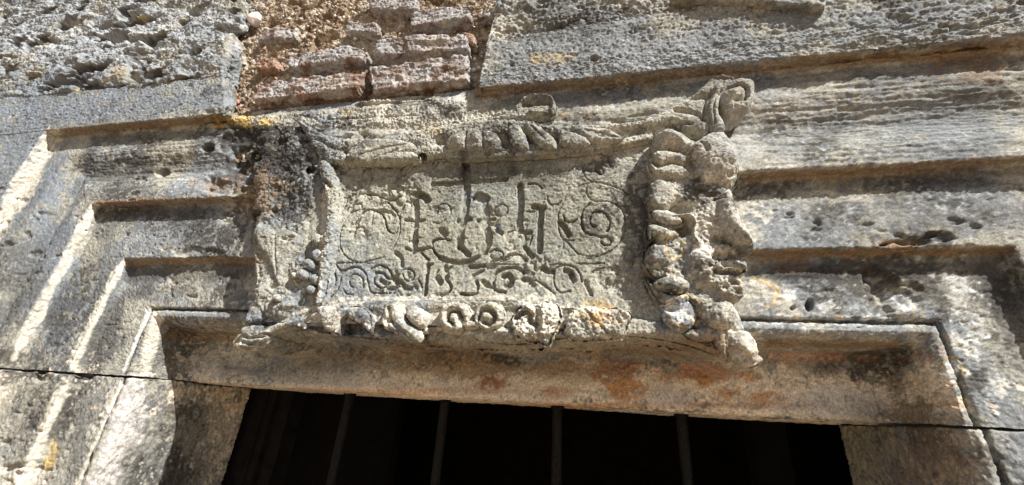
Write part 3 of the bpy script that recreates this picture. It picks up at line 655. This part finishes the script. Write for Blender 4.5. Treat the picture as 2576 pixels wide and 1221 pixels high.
# lower band
st(F_([(320,480),(480,482),(660,478)])); st(F_([(0,490),(180,482)])); st(F_([(50,600),(60,560),(120,510),(220,500),(300,530),(350,580),(380,650),(390,700)]), 7, .009)
st(F_([(50,600),(50,720),(90,800),(150,840),(250,820)]), 6, .008); st(F_([(190,560),(250,600),(280,680)]), 18, .009); st(F_([(500,610),(560,560),(650,540)]), 7, .008); st(F_([(430,700),(470,800),(500,860)]), 10, .010)
st(E_([(700,482),(860,480),(1050,484)])); st(E_([(180,500),(110,560),(90,650),(150,720),(170,790),(120,850),(60,870)]), 9, .012)
st(E_([(400,505),(480,510),(560,500)]), 13, .014); st(E_([(440,620),(500,590),(560,560)]), 9, .010); st(E_([(480,700),(500,770),(470,850),(400,865),(300,850)]), 10, .012)
st(E_([(620,520),(680,500)]), 20, .010); st(E_([(560,700),(640,760)]), 16, .010); st(E_([(1040,560),(950,528),(850,528),(760,555),(700,620),(680,700),(695,780),(750,820),(830,828)]), 10, .013)
st(E_([(810,630),(870,620),(910,700),(850,760)]), 18, .012); st(E_([(1110,720),(1200,690),(1320,760),(1430,850)]), 8, .009); st(E_([(1290,520),(1340,570),(1400,575)]), 18, .012); st(E_([(1050,660),(1120,680),(1160,600)]), 14, .010)
st(E_([(640,340),(700,300),(780,320),(800,380),(730,420),(650,400)]), 5, .006); st(E_([(820,400),(920,350),(1020,370),(1080,440)]), 6, .008)
st(D([(310,482),(550,478),(780,482)])); st(D([(300,490),(330,540),(370,570),(430,560),(490,530),(560,530),(620,560),(670,620),(700,720),(720,800),(750,840),(850,850),(950,840)]), 7, .011)
st(D([(220,580),(170,590),(110,640),(85,740),(100,830),(150,890),(220,900),(290,860),(340,780),(370,660),(390,610)]), 6, .009); st(D([(220,580),(280,600),(305,660),(300,740)]), 7, .010)
st(D([(400,800),(440,850),(520,862)])); st(D([(520,780),(480,750),(465,690),(480,650),(530,620),(600,640),(640,700),(640,780),(610,830)]), 6, .009)
st(D([(700,620),(730,550),(800,510),(870,505),(930,550),(975,620),(975,660)]), 8, .012); st(D([(780,600),(765,680),(790,740),(850,780),(920,765),(965,720)]), 8, .011); st(D([(790,600),(870,600),(920,650),(960,670)]), 9, .011); st(D([(850,690),(900,720)]), 16, .010)
st(D([(1060,620),(1100,560),(1180,540),(1240,590),(1240,650),(1190,690),(1130,670),(1110,610)]), 6, .010); st(D([(1070,700),(1130,760),(1200,780)]), 12, .012); st(D([(960,790),(1080,745)]), 9, .010); st(D([(990,660),(1040,700)]), 20, .013)
st(D([(1410,490),(1395,600),(1392,740),(1385,860)]), 15, .020); st(D([(1300,680),(1345,760),(1345,860)]), 8, .010); st(D([(1260,760),(1290,800)]), 10, .007); st(D([(240,430),(235,380),(280,340),(350,335)])); st(D([(1540,560),(1500,620),(1550,680)]), 8, .011); st(D([(1400,500),(1460,480)]), 10, .008)
st(E_([(0,650),(40,700)]), 20, .012); st(D([(1620,520),(1640,640)]), 16, .008)
pa = [(812,480),(818,420),(900,392),(1000,380),(1200,378),(1400,368),(1620,350),(1650,420),(1650,600),(1645,800),(1560,800),(1300,768),(1050,770),(860,780),(790,780),(800,640)]
def panel_obj():
    L = px_lines(pa, WP); u0, v0 = L.min(0) - .03; u1, v1 = L.max(0) + .03; res = .00205
    U, V = np.meshgrid(np.arange(u0, u1, res), np.arange(v0, v1, res))
    P = (U.ravel(), np.zeros(U.size), V.ravel()); W = np.full(U.shape, WP)
    ju = U + (.0009*fbm(P, 60, 2, 301)).reshape(U.shape); jv = V + (.0009*fbm(P, 60, 2, 302)).reshape(U.shape)
    wear = (1 + .25*fbm(P, 14, 3, 303)).reshape(U.shape)
    D_ = np.zeros(U.shape)
    for p, wd, dp in STROKES:
        blob = len(p) <= 2 and wd >= 15; wd = wd*(.92 if wd > 8.5 else .62); dp = dp*(.8 if blob else 1.1)
        if min(q[1] for q in p) > 655: wd, dp = wd*.85, dp*.8
        l = px_lines(smooth_line(p, 5) if len(p) > 2 else p, WP); hw = wd/FOC*.5*1.06
        a0, b0 = l.min(0) - hw*4; a1, b1 = l.max(0) + hw*4
        c0, c1 = np.searchsorted(U[0], [a0, a1]); r0_, r1_ = np.searchsorted(V[:, 0], [b0, b1])
        if c1 <= c0 or r1_ <= r0_: continue
        sl = (slice(r0_, r1_), slice(c0, c1))
        dd, _ = seg_dist(ju[sl], jv[sl], l)
        q = sst(hw + .0013, max(hw - .0015, 0), dd)*dp*(1.55 if wd > 12 else 1.1)*wear[sl]
        D_[sl] = np.maximum(D_[sl], q)
    W = W - D_
    x, y = proj(U, V, WP)
    # worn low and broken areas
    def area(cx, cy, rx, ry): return sst(1.15, .5, np.sqrt(((x - cx)/rx)**2 + ((y - cy)/ry)**2) + .35*fbm(P, 18, 2, 306).reshape(U.shape))
    rough = np.maximum.reduce([area(880, 490, 60, 60), area(905, 585, 40, 35), area(1330, 690, 60, 60), area(840, 440, 60, 40), area(1000, 500, 60, 60), area(1230, 560, 30, 40), area(1560, 700, 60, 50), area(1490, 420, 60, 24), area(1300, 600, 40, 60)*.6, area(1010, 720, 40, 40)])
    lump = np.abs(fbm(P, 38, 3, 307)).reshape(U.shape)
    W = W - rough*(.002 + .009*(1 - 2*lump).clip(-.3, 1)*.9)
    W = W + .010*sst(.5, 1.1, np.sqrt(((x - 1225)/400)**2 + ((y - 570)/185)**2))
    n0 = weather(U, W, V, amp=.7, pits=.25, coarse=.3, jit=.2)
    C = albedo(tuple(a.ravel() for a in n0), -.15)
    q = gridq(*U.shape); X = toworld(*n0)
    c = np.cross(X[q[:, 1]] - X[q[:, 0]], X[q[:, 3]] - X[q[:, 0]])
    if c[:, 1].sum() > 0: q = q[:, ::-1]
    return mesh_np('inscribed_panel', X, q, C, LIME, tablet, 'panel cut with crossed blackletter, scrolls and a date')
panel_obj()

# ---- upper rail, its leaves and lip
relief('upper_rail', [(733,287,.13),(765,305,.12),(800,326,.12),(860,338,.12),(950,336,.12),(1050,316,.12),(1130,300,.12),(1200,288,.12),(1265,288,.12),(1330,293,.12),(1420,303,.12),(1520,300,.12),(1600,290,.12),(1660,268,.12),(1690,262,.12),
  (1690,320,.10),(1650,338,.10),(1600,348,.10),(1480,366,.10),(1330,384,.10),(1160,392,.10),(1080,398,.10),(1000,404,.10),(900,412,.10),(830,410,.10),(790,380,.10),(770,340,.10)],
  .05, .106, .020, tablet, mods=[('ridge',[(740,292),(790,326),(860,342),(960,340),(1080,316),(1200,292),(1300,294),(1430,308),(1560,304),(1660,276)],12,.010),('groove',[(1100,352),(1180,352),(1290,345),(1420,345),(1600,326)],26,.030),('groove',[(870,380),(960,372),(1040,368)],20,.018),
  ('groove',[(800,350),(850,375),(950,385)],9,.008),('bump',800,390,18,22,-.02),('bump',1063,396,11,10,-.06)], wx=dict(amp=1.2, pits=.9, coarse=.9))
relief('lip', [(1125,384),(1200,378),(1330,376),(1480,362),(1600,338),(1640,322),(1640,345),(1600,356),(1480,378),(1330,390),(1200,396),(1130,396)], .05, .104, .008, tablet, res=.0016)
for k, (o, mods) in enumerate([
 ([(868,398),(872,380),(905,352),(950,345),(1010,350),(1035,358),(1040,374),(1000,388),(960,398),(910,405)], [('groove',[(900,390),(960,372),(1020,362)],5,.006),('groove',[(950,398),(1000,375)],5,.008)]),
 ([(925,402),(960,385),(1000,378),(1040,380),(1050,396),(1000,404)], []),
 ([(1120,362),(1130,340),(1160,325),(1200,322),(1240,328),(1255,350),(1248,375),(1200,374),(1150,372)], [('bump',1150,350,14,16,.012),('bump',1195,345,16,18,.014),('bump',1232,358,14,14,.012),('groove',[(1172,330),(1170,370)],5,.010),('groove',[(1212,330),(1216,372)],5,.008)]),
 ([(1277,318),(1298,308),(1318,330),(1330,368),(1305,372),(1280,352)], []),
 ([(1318,305),(1350,308),(1380,330),(1398,352),(1395,372),(1362,366),(1338,345)], [('groove',[(1335,315),(1372,350)],4,.005)]),
 ([(1405,345),(1410,322),(1440,330),(1475,340),(1482,362),(1440,366),(1408,358)], []),
 ([(1450,318),(1500,316),(1545,326),(1568,345),(1530,358),(1490,352),(1462,340)], [('groove',[(1470,325),(1545,343)],4,.005),('bump',1525,330,14,8,.006)])]):
    relief('leaf', o, .05, .119, .016, tablet, mods=mods, res=.0016, wx=dict(coarse=.5))
# upper bump with its open lip
relief('scroll_crest', [(1215,300),(1260,286),(1300,266),(1318,244),(1350,236),(1385,240),(1399,262),(1392,284),(1350,292),(1280,298)], .03, .086, .012, tablet, mods=[('groove',[(1318,264),(1345,260),(1376,260)],9,.05),('ridge',[(1300,272),(1322,250),(1350,243),(1384,247),(1392,266),(1380,284),(1330,284)],6,.010)])

# ---- right end: long horn, volute, grotesque face
relief('horn', [(1610,300,.13),(1660,272,.13),(1700,255,.12),(1745,232,.125),(1790,192,.125),(1822,183,.125),(1852,196,.125),(1850,222,.125),(1815,235,.125),(1800,262,.125),(1800,300,.125),(1780,330,.125),(1730,322,.12),(1690,305,.12),(1650,306,.13)],
       .05, .122, .022, tablet, mods=[('groove',[(1740,245),(1780,240),(1820,222)],14,.02),('groove',[(1700,275),(1750,285),(1770,300)],9,.012),('ridge',[(1745,235),(1790,196),(1845,200)],7,.008),('groove',[(1775,250),(1770,300)],7,.012),('groove',[(1690,300),(1740,310)],6,.010)], wx=dict(coarse=.8))
relief('volute', [(1808,262,.125),(1812,232,.125),(1835,208,.125),(1862,200,.125),(1892,206,.125),(1898,232,.125),(1888,262,.125),(1862,282,.125),(1828,285,.125)], .05, .140, .024, tablet,
       mods=[('groove',[(1830,222),(1862,212),(1880,226),(1874,246),(1850,250)],7,.022),('bump',1845,236,18,16,.012)], res=.0016, wx=dict(amp=.6, pits=.2, coarse=.4))
relief('leaf', [(1797,220,.125),(1830,205,.125),(1840,214,.125),(1812,246,.125),(1806,285,.125),(1822,318,.125),(1800,330,.125),(1785,300,.125),(1782,262,.125),(1795,240,.125)], .09, .136, .012, tablet, mods=[('groove',[(1815,225),(1796,260),(1800,310)],4,.006)], res=.0016)
# brow and forehead mass
relief('forehead', [(1650,346),(1653,320),(1690,309),(1722,322),(1752,340),(1778,326),(1802,317),(1832,322),(1854,350),(1868,382),(1872,412),(1864,440),(1848,457),(1815,465),(1778,456),(1752,436),(1744,408),(1728,386),(1700,368),(1665,364)], .03, .150, .040, tablet, label='bulging brow that runs back into a round temple', mods=[('bump',1822,396,52,56,.022),('bump',1690,335,30,20,.008),('groove',[(1755,342),(1772,362),(1778,384)],6,.010)], wx=dict(coarse=.8))
relief('leaf', [(1640,386),(1662,374),(1700,378),(1738,384),(1745,400),(1720,412),(1690,402),(1662,406)], .05, .138, .016, tablet)
relief('leaf', [(1634,402),(1655,416),(1692,408),(1724,416),(1742,434),(1712,444),(1672,440),(1643,430)], .05, .134, .016, tablet)
relief('temple', [(1650,350),(1700,350),(1750,360),(1770,440),(1770,470),(1700,462),(1644,462),(1640,440),(1646,402)], -.02, .122, .026, tablet, wx=dict(coarse=.5))
relief('grotesque_face', [(1640,462,.11),(1660,446,.11),(1700,446,.11),(1760,452,.11),(1805,466,.12),(1838,476,.12),(1850,500,.12),(1862,540,.12),(1870,580,.12),(1876,622,.12),(1866,640,.12),(1862,668,.12),(1856,700,.12),
  (1850,735,.12),(1852,765,.12),(1840,800,.12),(1810,815,.12),(1770,810,.11),(1720,745,.11),(1675,725,.11),(1650,695,.11),(1638,650,.11),(1644,620,.11),(1636,580,.11),(1640,540,.11),(1630,500,.11)],
  .0, .124, .030, tablet, mods=[('bump',1800,545,70,64,.016),('bump',1712,522,26,18,-.034),('bump',1720,572,16,18,-.045),('ridge',[(1690,548),(1728,546),(1746,566),(1742,596),(1752,615)],7,.014),
  ('groove',[(1800,604),(1845,610),(1885,625)],10,.022),('groove',[(1795,650),(1830,642),(1880,640)],8,.020),('groove',[(1800,684),(1850,682),(1880,684)],7,.018),
  ('groove',[(1755,472),(1800,482),(1826,496)],5,.010),('bump',1765,655,34,44,.016),('bump',1730,690,20,44,-.014),('bump',1765,730,26,20,-.012)], wx=dict(amp=1.0, coarse=.8, pits=.6))
for lab, o, wt, rd in [('broad lobe at the left edge of the face, under the slit leaf', [(1630,472),(1642,450),(1668,444),(1700,462),(1728,490),(1700,508),(1676,522),(1648,518),(1632,500)], .132, .024),
 ('leaf pointing right beside the eye hollow', [(1638,532),(1655,523),(1685,526),(1712,540),(1722,556),(1696,562),(1658,555)], .136, .014),
 ('ragged leaf under the eye hollow', [(1628,566),(1648,557),(1680,570),(1706,580),(1710,594),(1680,598),(1650,590),(1632,602)], .134, .014),
 ('rounded cheek lobe beside the panel', [(1622,640),(1636,610),(1662,604),(1700,616),(1718,648),(1690,672),(1640,664)], .131, .026),
 ('small pointed barb below the cheek lobe', [(1618,652),(1645,664),(1668,684),(1664,700),(1640,688)], .118, .012)]:
    relief('leaf', o, .04, wt, rd, tablet, lab)
relief('nose', [(1812,486,.13),(1830,478,.13),(1848,490,.14),(1868,518,.16),(1892,552,.17),(1912,590,.17),(1909,612,.16),(1882,622,.15),(1852,614,.14),(1826,600,.13),(1806,580,.13),(1796,545,.13),(1800,510,.13)], .05, .164, .046, tablet, mods=[('bump',1885,590,22,22,.012),('groove',[(1820,590),(1850,604),(1885,612)],6,.012)], wx=dict(coarse=.6, pits=.3))
relief('eyebrow', [(1752,456),(1800,462),(1826,472),(1838,486),(1820,492),(1790,482),(1752,470)], .08, .136, .010, tablet)
relief('tongue', [(1800,650),(1838,648),(1874,652),(1884,664),(1870,682),(1840,676),(1806,674)], .06, .142, .018, tablet, mods=[('bump',1835,662,14,8,-.012),('bump',1868,668,10,7,.010)], wx=dict(amp=1.5, coarse=1.2))
relief('chin', [(1806,704),(1822,688),(1855,684),(1874,700),(1882,722),(1868,744),(1838,748),(1812,734)], .04, .138, .024, tablet, mods=[('bump',1850,708,9,7,-.030),('bump',1862,730,8,7,-.024),('bump',1830,720,7,6,-.016)], wx=dict(amp=1.4))
relief('beard_ball', [(1780,778),(1798,753),(1828,745),(1855,758),(1864,788),(1852,816),(1820,824),(1792,810)], .0, .142, .036, tablet, label='smooth round ball under the chin', mods=[], wx=dict(amp=.7, pits=.2, coarse=.4))
relief('leaf', [(1644,716),(1660,696),(1700,688),(1730,702),(1738,722),(1715,732),(1685,724),(1658,722)], .06, .130, .016, tablet, label='pointed leaf beside the beard')
relief('leaf', [(1628,698),(1652,722),(1690,738),(1728,735),(1740,752),(1716,770),(1690,762),(1664,758),(1646,735)], .03, .118, .016, tablet)
relief('curl', [(1676,768),(1700,752),(1735,748),(1757,772),(1758,805),(1740,828),(1705,835),(1680,815),(1670,790)], .0, .122, .030, tablet, mods=[('bump',1688,772,14,9,-.035)], label='round curl crusted with white lichen', wx=dict(coarse=.4))
relief('beard', [(1775,740,.12),(1850,735,.12),(1866,765,.12),(1880,800,.12),(1882,830,.11),(1862,848,.10),(1800,850,.09),(1750,850,.09),(1735,815,.09),(1755,780,.11)], -.04, .104, .030, tablet, mods=[('bump',1780,835,20,10,-.01)])
relief('fruit', [(1828,870),(1834,838),(1862,822),(1898,830),(1919,862),(1925,894),(1904,916),(1864,912),(1840,894)], -.02, .130, .044, tablet, mods=[('bump',1890,900,12,9,-.016),('bump',1860,880,10,8,-.008)], label='round fruit at the lower right tip', wx=dict(coarse=.3, amp=.6, pits=.2))
relief('leaf', [(1726,840),(1740,826),(1780,818),(1810,830),(1816,846),(1795,858),(1755,858)], .0, .114, .016, tablet)
relief('leaf', [(1800,826),(1824,820),(1850,832),(1846,862),(1832,900),(1818,890),(1800,862)], .0, .114, .016, tablet, mods=[('groove',[(1826,828),(1828,885)],4,.005)])
# overhanging right foot of the tablet
relief('lower_rail_end', [(1590,790,.10),(1650,800,.10),(1700,812,.10),(1760,850,.10),(1830,868,.10),(1900,903,.05),(1886,926,.03),(1840,934,.01),(1765,919,-.06),(1680,902,-.13),(1600,886,-.13),(1520,880,-.13),(1500,850,-.13),(1540,800,.08)], -.16, .092, .014, tablet,
       mods=[('ridge',[(1670,855),(1720,872),(1760,890)],7,.014),('ridge',[(1760,895),(1800,908)],6,.012),('ridge',[(1840,918),(1900,922)],7,.014),('bump',1680,835,20,12,.010)])

# ---- lower rail
relief('lower_rail', [(733,796,.11),(780,775,.11),(830,756,.11),(900,748,.11),(980,746,.11),(1080,744,.11),(1200,744,.11),(1300,748,.11),(1350,760,.11),(1430,765,.11),(1500,768,.11),(1560,776,.11),(1600,795,.11),(1600,864,-.05),(1560,882,-.13),(1500,880,-.13),(1420,888,-.13),(1370,896,-.13),(1320,899,-.13),(1250,890,-.13),(1205,870,-.13),(1168,862,-.13),(1110,880,-.13),
  (1050,886,-.13),(980,880,-.13),(900,868,-.13),(835,853,-.10),(765,856,-.04),(700,874,.01),(645,883,.04),(612,872,.05),(620,845,.06),(660,826,.08)],
  -.16, .092, .014, tablet, mods=[('groove',[(770,822),(850,812),(1000,808),(1180,800),(1350,806),(1480,814),(1590,818)],30,.034),('ridge',[(735,792),(790,770),(860,752),(960,748),(1080,746),(1200,747),(1300,752)],7,.020),('ridge',[(1340,762),(1430,768),(1520,772),(1590,790)],9,.020),
  ('ridge',[(660,838),(720,826),(780,812)],7,.010),('groove',[(650,850),(700,838),(760,828)],5,.010),('bump',850,825,26,18,-.13),('ridge',[(830,842),(880,850),(905,846)],7,.010),('bump',1267,838,24,13,.022),('bump',1320,855,10,8,.014),('bump',895,850,16,7,.012)], wx=dict(coarse=.9))
relief('rolled_tip', [(592,838,.11),(604,818,.11),(628,812,.11),(650,824,.10),(664,842,.10),(652,866,.09),(630,880,.07),(606,874,.08),(596,858,.10)], -.04, .100, .018, tablet, mods=[('groove',[(600,842),(625,850),(660,846)],5,.012),('groove',[(606,860),(635,866),(670,856)],5,.012),('bump',618,830,14,13,.010)], res=.0016, label='small rolled tip at the lower left')
for lab, o, mods, wt in [
 ('first broad leaf of the lower rail', [(790,775),(812,768),(838,775),(852,770),(860,778),(850,800),(846,830),(838,838),(812,826),(800,800)], [], .128),
 ('pointed leaf of the lower rail', [(864,780),(880,768),(908,772),(926,792),(928,812),(921,834),(906,822),(888,808),(872,798)], [], .132),
 ('broken stem like an S', [(955,800),(965,768),(985,758),(1004,770),(1010,792),(1022,815),(1042,828),(1052,844),(1040,858),(1012,846),(985,828),(962,822)], [('groove',[(975,775),(985,810),(1030,850)],7,.009),('bump',970,806,14,14,-.012)], .130),
 ('short leaf beside the broken stem', [(1018,782),(1032,770),(1055,776),(1070,792),(1064,810),(1050,820),(1034,812),(1022,800)], [], .130)]:
    relief('leaf', o, .04, wt - .014, .014, tablet, lab, mods, res=.0016)
for o, g in [([(1100,792),(1108,768),(1135,755),(1165,762),(1180,782),(1172,808),(1160,800),(1158,822),(1140,832),(1112,824)], [(1160,800),(1150,782),(1130,782),(1122,800),(1136,812)]),
             ([(1190,800),(1194,775),(1215,757),(1244,758),(1263,778),(1262,806),(1240,826),(1212,826),(1196,816)], [(1200,800),(1210,780),(1232,780),(1242,798),(1228,812),(1214,806)])]:
    relief('volute', o, .05, .118, .018, tablet, mods=[('groove', g, 8, .028)], res=.0016, wx=dict(amp=.8, pits=.3, coarse=.4))
relief('small_fillet', [(1146,810),(1175,806),(1208,808),(1210,820),(1175,822),(1150,818)], .05, .106, .007, tablet, res=.0016)
relief('broken_leaf', [(1284,806),(1292,784),(1312,768),(1330,764),(1345,774),(1352,762),(1380,756),(1404,768),(1408,800),(1396,828),(1384,850),(1376,864),(1350,856),(1318,852),(1294,836)], .04, .118, .016, tablet, mods=[('groove',[(1296,800),(1318,782),(1334,790),(1330,806),(1345,815)],9,.028),('bump',1326,774,14,10,.012),('bump',1370,800,26,40,.010),('groove',[(1350,780),(1352,830)],8,.012)], wx=dict(amp=1.7, pits=1.4, coarse=1.3), res=.0016)
relief('drooping_leaf', [(1424,800),(1440,778),(1470,768),(1510,772),(1560,774),(1590,790),(1580,812),(1568,842),(1540,850),(1500,852),(1460,856),(1434,850),(1420,828)], .04, .118, .018, tablet, mods=[('groove',[(1470,775),(1500,810),(1540,845)],5,.006),('ridge',[(1560,780),(1586,792)],6,.008)], wx=dict(amp=1.1), res=.0016)

# ---- broken left border
relief('left_border', [(735,292,.09),(770,320,.09),(805,380,.09),(822,440,.09),(838,470,.09),(832,540,.09),(815,640,.09),(800,745,.09),(740,795,.09),(690,826,.08),(640,820,.06),(625,780,.05),(642,740,.05),(650,680,.05),(640,620,.05),(648,560,.05),(640,480,.05),(650,400,.05),(690,330,.07)],
       -.02, .090, .060, tablet, mods=[('groove',[(790,540),(782,620),(768,720)],24,.034),('bump',700,400,46,70,-.012),('bump',720,520,60,60,-.014),('bump',790,400,16,20,-.028),('bump',782,425,13,12,-.05),('bump',640,392,11,11,-.04),
       ('groove',[(790,470),(796,540),(780,600)],12,.018),('bump',660,740,24,40,.014),('bump',705,790,24,22,.012),('bump',728,770,22,10,.014),('groove',[(710,660),(730,720),(760,760)],16,.016)], res=.0022, wx=dict(amp=1.4, pits=.9, coarse=1.3, fn=lambda P: (.006*fbm(P, 20, 3, 401) - .010*sst(.2, .6, fbm(P, 26, 2, 402)))*sst(.30, .55, P[2])))
relief('left_strap', [(812,400),(826,412),(838,446),(846,480),(842,540),(832,620),(820,690),(806,752),(788,762),(796,700),(808,610),(816,530),(812,480),(800,440),(796,412)], .03, .112, .016, tablet, label='raised strap along the left side of the inscription', mods=[('groove',[(800,440),(830,470)],7,.012)], wx=dict(amp=1.3, coarse=1.2, pits=1.3))
relief('outer_edge', [(648,560),(660,600),(652,680),(660,740),(650,800),(612,812),(618,780),(636,740),(640,690),(634,630),(634,585)], -.03, .092, .014, tablet, label='worn outer edge of the left border')
relief('leaf', [(640,590),(648,572),(668,568),(690,578),(716,574),(752,592),(746,620),(726,652),(706,690),(694,712),(684,690),(672,650),(650,622)], .05, .104, .014, tablet, 'heart-shaped leaf on the left border', [('groove',[(690,582),(692,640),(694,690)],4,.005)], res=.0016, wx=dict(coarse=.7))
for x, y, r in [(755, 688, 15), (795, 640, 15), (792, 600, 15), (772, 662, 14), (786, 700, 14), (776, 726, 12), (734, 690, 9), (690, 748, 11), (812, 600, 12)]:
    relief('berry', [(x + r*math.cos(a)*1.05, y + r*math.sin(a)) for a in np.linspace(0, 2*math.pi, 9)[:-1]], .06, .106, .014, tablet, res=.0016, wx=dict(coarse=.3, pits=.2))

# ---------------------------------------------------------------- 4. iron bars in the opening
def tube(name, p0, p1, r, mat, n=10, seg=60, wob=.0006):
    t = np.linspace(0, 1, seg); a = np.linspace(0, 2*np.pi, n, endpoint=False)
    c = np.array(p0)[None] + (np.array(p1) - np.array(p0))[None]*t[:, None]
    P = (t*9 + p0[0]*7, t*0, t*0)
    rr = r*(1 + .10*vn(t*30 + p0[0]*9, t*0, t*0, 3))
    X = c[:, None, 0] + np.cos(a)[None]*rr[:, None] + wob*vn(t*6, t*0 + p0[0], t*0, 4)[:, None]*2
    Y = c[:, None, 1] + np.sin(a)[None]*rr[:, None]; Z = np.repeat(c[:, None, 2], n, 1)
    V = np.stack([X, Y, Z], -1).reshape(-1, 3)
    i = np.arange(seg*n).reshape(seg, n); j = np.roll(i, -1, 1)
    Q = np.stack([i[:-1], j[:-1], j[1:], i[1:]], -1).reshape(-1, 4)
    return mesh_np(name, V, Q, None, mat)
BW = -.30
for k, (x, y, lab) in enumerate([(880, 995, 'leftmost of the four iron bars in the dark doorway'), (1120, 1005, 'second iron bar from the left in the dark doorway'),
                      (1402, 1023, 'third iron bar from the left, below the drooping leaf'), (1713, 1048, 'rightmost of the four iron bars in the dark doorway')]):
    u, _ = pt(x, y, BW)
    o = tube('iron_bar', (u*S, (1 - BW)*S, (VJ + .02)*S), (u*S, (1 - BW)*S, -1.6*S), .0145*S, IRON)
    k2 = tube('socket', (u*S, (1 - BW)*S, (VJ + .01)*S), (u*S, (1 - BW)*S, (VJ - .012)*S), .021*S, IRON, seg=4); k2.parent = o
    o['label'] = lab; o['category'] = 'iron bar'; o['group'] = 'iron bars across the doorway'

# ---------------------------------------------------------------- 5. interior, ground
def box(name, x0, x1, y0, y1, z0, z1, mat, parent=None, label=None):
    V = [(x, y, z) for x in (x0, x1) for y in (y0, y1) for z in (z0, z1)]
    Q = [(0, 1, 3, 2), (4, 6, 7, 5), (0, 4, 5, 1), (2, 3, 7, 6), (0, 2, 6, 4), (1, 5, 7, 3)]
    return mesh_np(name, V, Q, None, mat, parent, label, smooth=False)
yb = (1 - DEEP + .02)*S
room = thing('dark_room', 'dark unlit room seen between the iron bars', 'interior', (-.3*S, 3.0, -2.15))
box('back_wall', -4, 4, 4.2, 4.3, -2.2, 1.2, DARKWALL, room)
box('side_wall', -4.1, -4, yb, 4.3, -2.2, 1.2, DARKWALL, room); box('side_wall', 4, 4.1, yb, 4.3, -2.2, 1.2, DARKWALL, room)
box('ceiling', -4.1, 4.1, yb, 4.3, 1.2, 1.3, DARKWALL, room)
# splayed inner reveals of the door opening
def vplane(x0, w0, x1, w1, name, mat, parent, th=.05):
    a = pt(x0, 1075, w0)[0]*S; b = pt(x1, 1075, w1)[0]*S; ya = (1 - w0)*S; yc = (1 - w1)*S
    z0, z1 = -2.15, .4
    V = [(a, ya, z0), (b, yc, z0), (b, yc, z1), (a, ya, z1), (a, ya + th, z0), (b, yc + th, z0), (b, yc + th, z1), (a, ya + th, z1)]
    Q = [(0, 1, 2, 3), (5, 4, 7, 6), (1, 5, 6, 2), (4, 0, 3, 7), (3, 2, 6, 7), (4, 5, 1, 0)]
    return mesh_np(name, V, Q, None, mat, parent, None, smooth=False)
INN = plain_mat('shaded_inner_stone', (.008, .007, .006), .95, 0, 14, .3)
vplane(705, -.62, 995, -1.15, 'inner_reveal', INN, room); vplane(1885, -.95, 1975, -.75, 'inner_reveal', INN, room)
frame = thing('door_frame', 'dark timber frame just inside the left jamb', 'door frame', (-1.5*S, yb, -2.1))
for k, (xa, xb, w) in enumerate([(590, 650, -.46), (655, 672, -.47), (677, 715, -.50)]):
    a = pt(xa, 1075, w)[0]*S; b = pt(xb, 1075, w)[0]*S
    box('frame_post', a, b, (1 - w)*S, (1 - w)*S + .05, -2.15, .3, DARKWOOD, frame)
# backing wall behind the carved stone so no daylight leaks in
vz = (VJ + .02)*S
uLo, uRo = (uTL - .2)*S, (uTR + .2)*S
WALLM = plain_mat('plain_masonry', (.26, .235, .20), .95, 0, 30, .35, .8)
box('core_block', -6, 6, (1 + .16)*S, yb + .12, vz, 3.5, WALLM, room)
box('core_block', -6, uLo, (1 + .02)*S, yb + .12, -2.15, vz, WALLM, room); box('core_block', uRo, 6, (1 + .02)*S, yb + .12, -2.15, vz, WALLM, room)
g = mesh_np('ground', [(-60, -60, -2.15), (60, -60, -2.15), (60, 60, -2.15), (-60, 60, -2.15)], [(0, 1, 2, 3)], None, GROUND, smooth=False)
g['kind'] = 'structure'
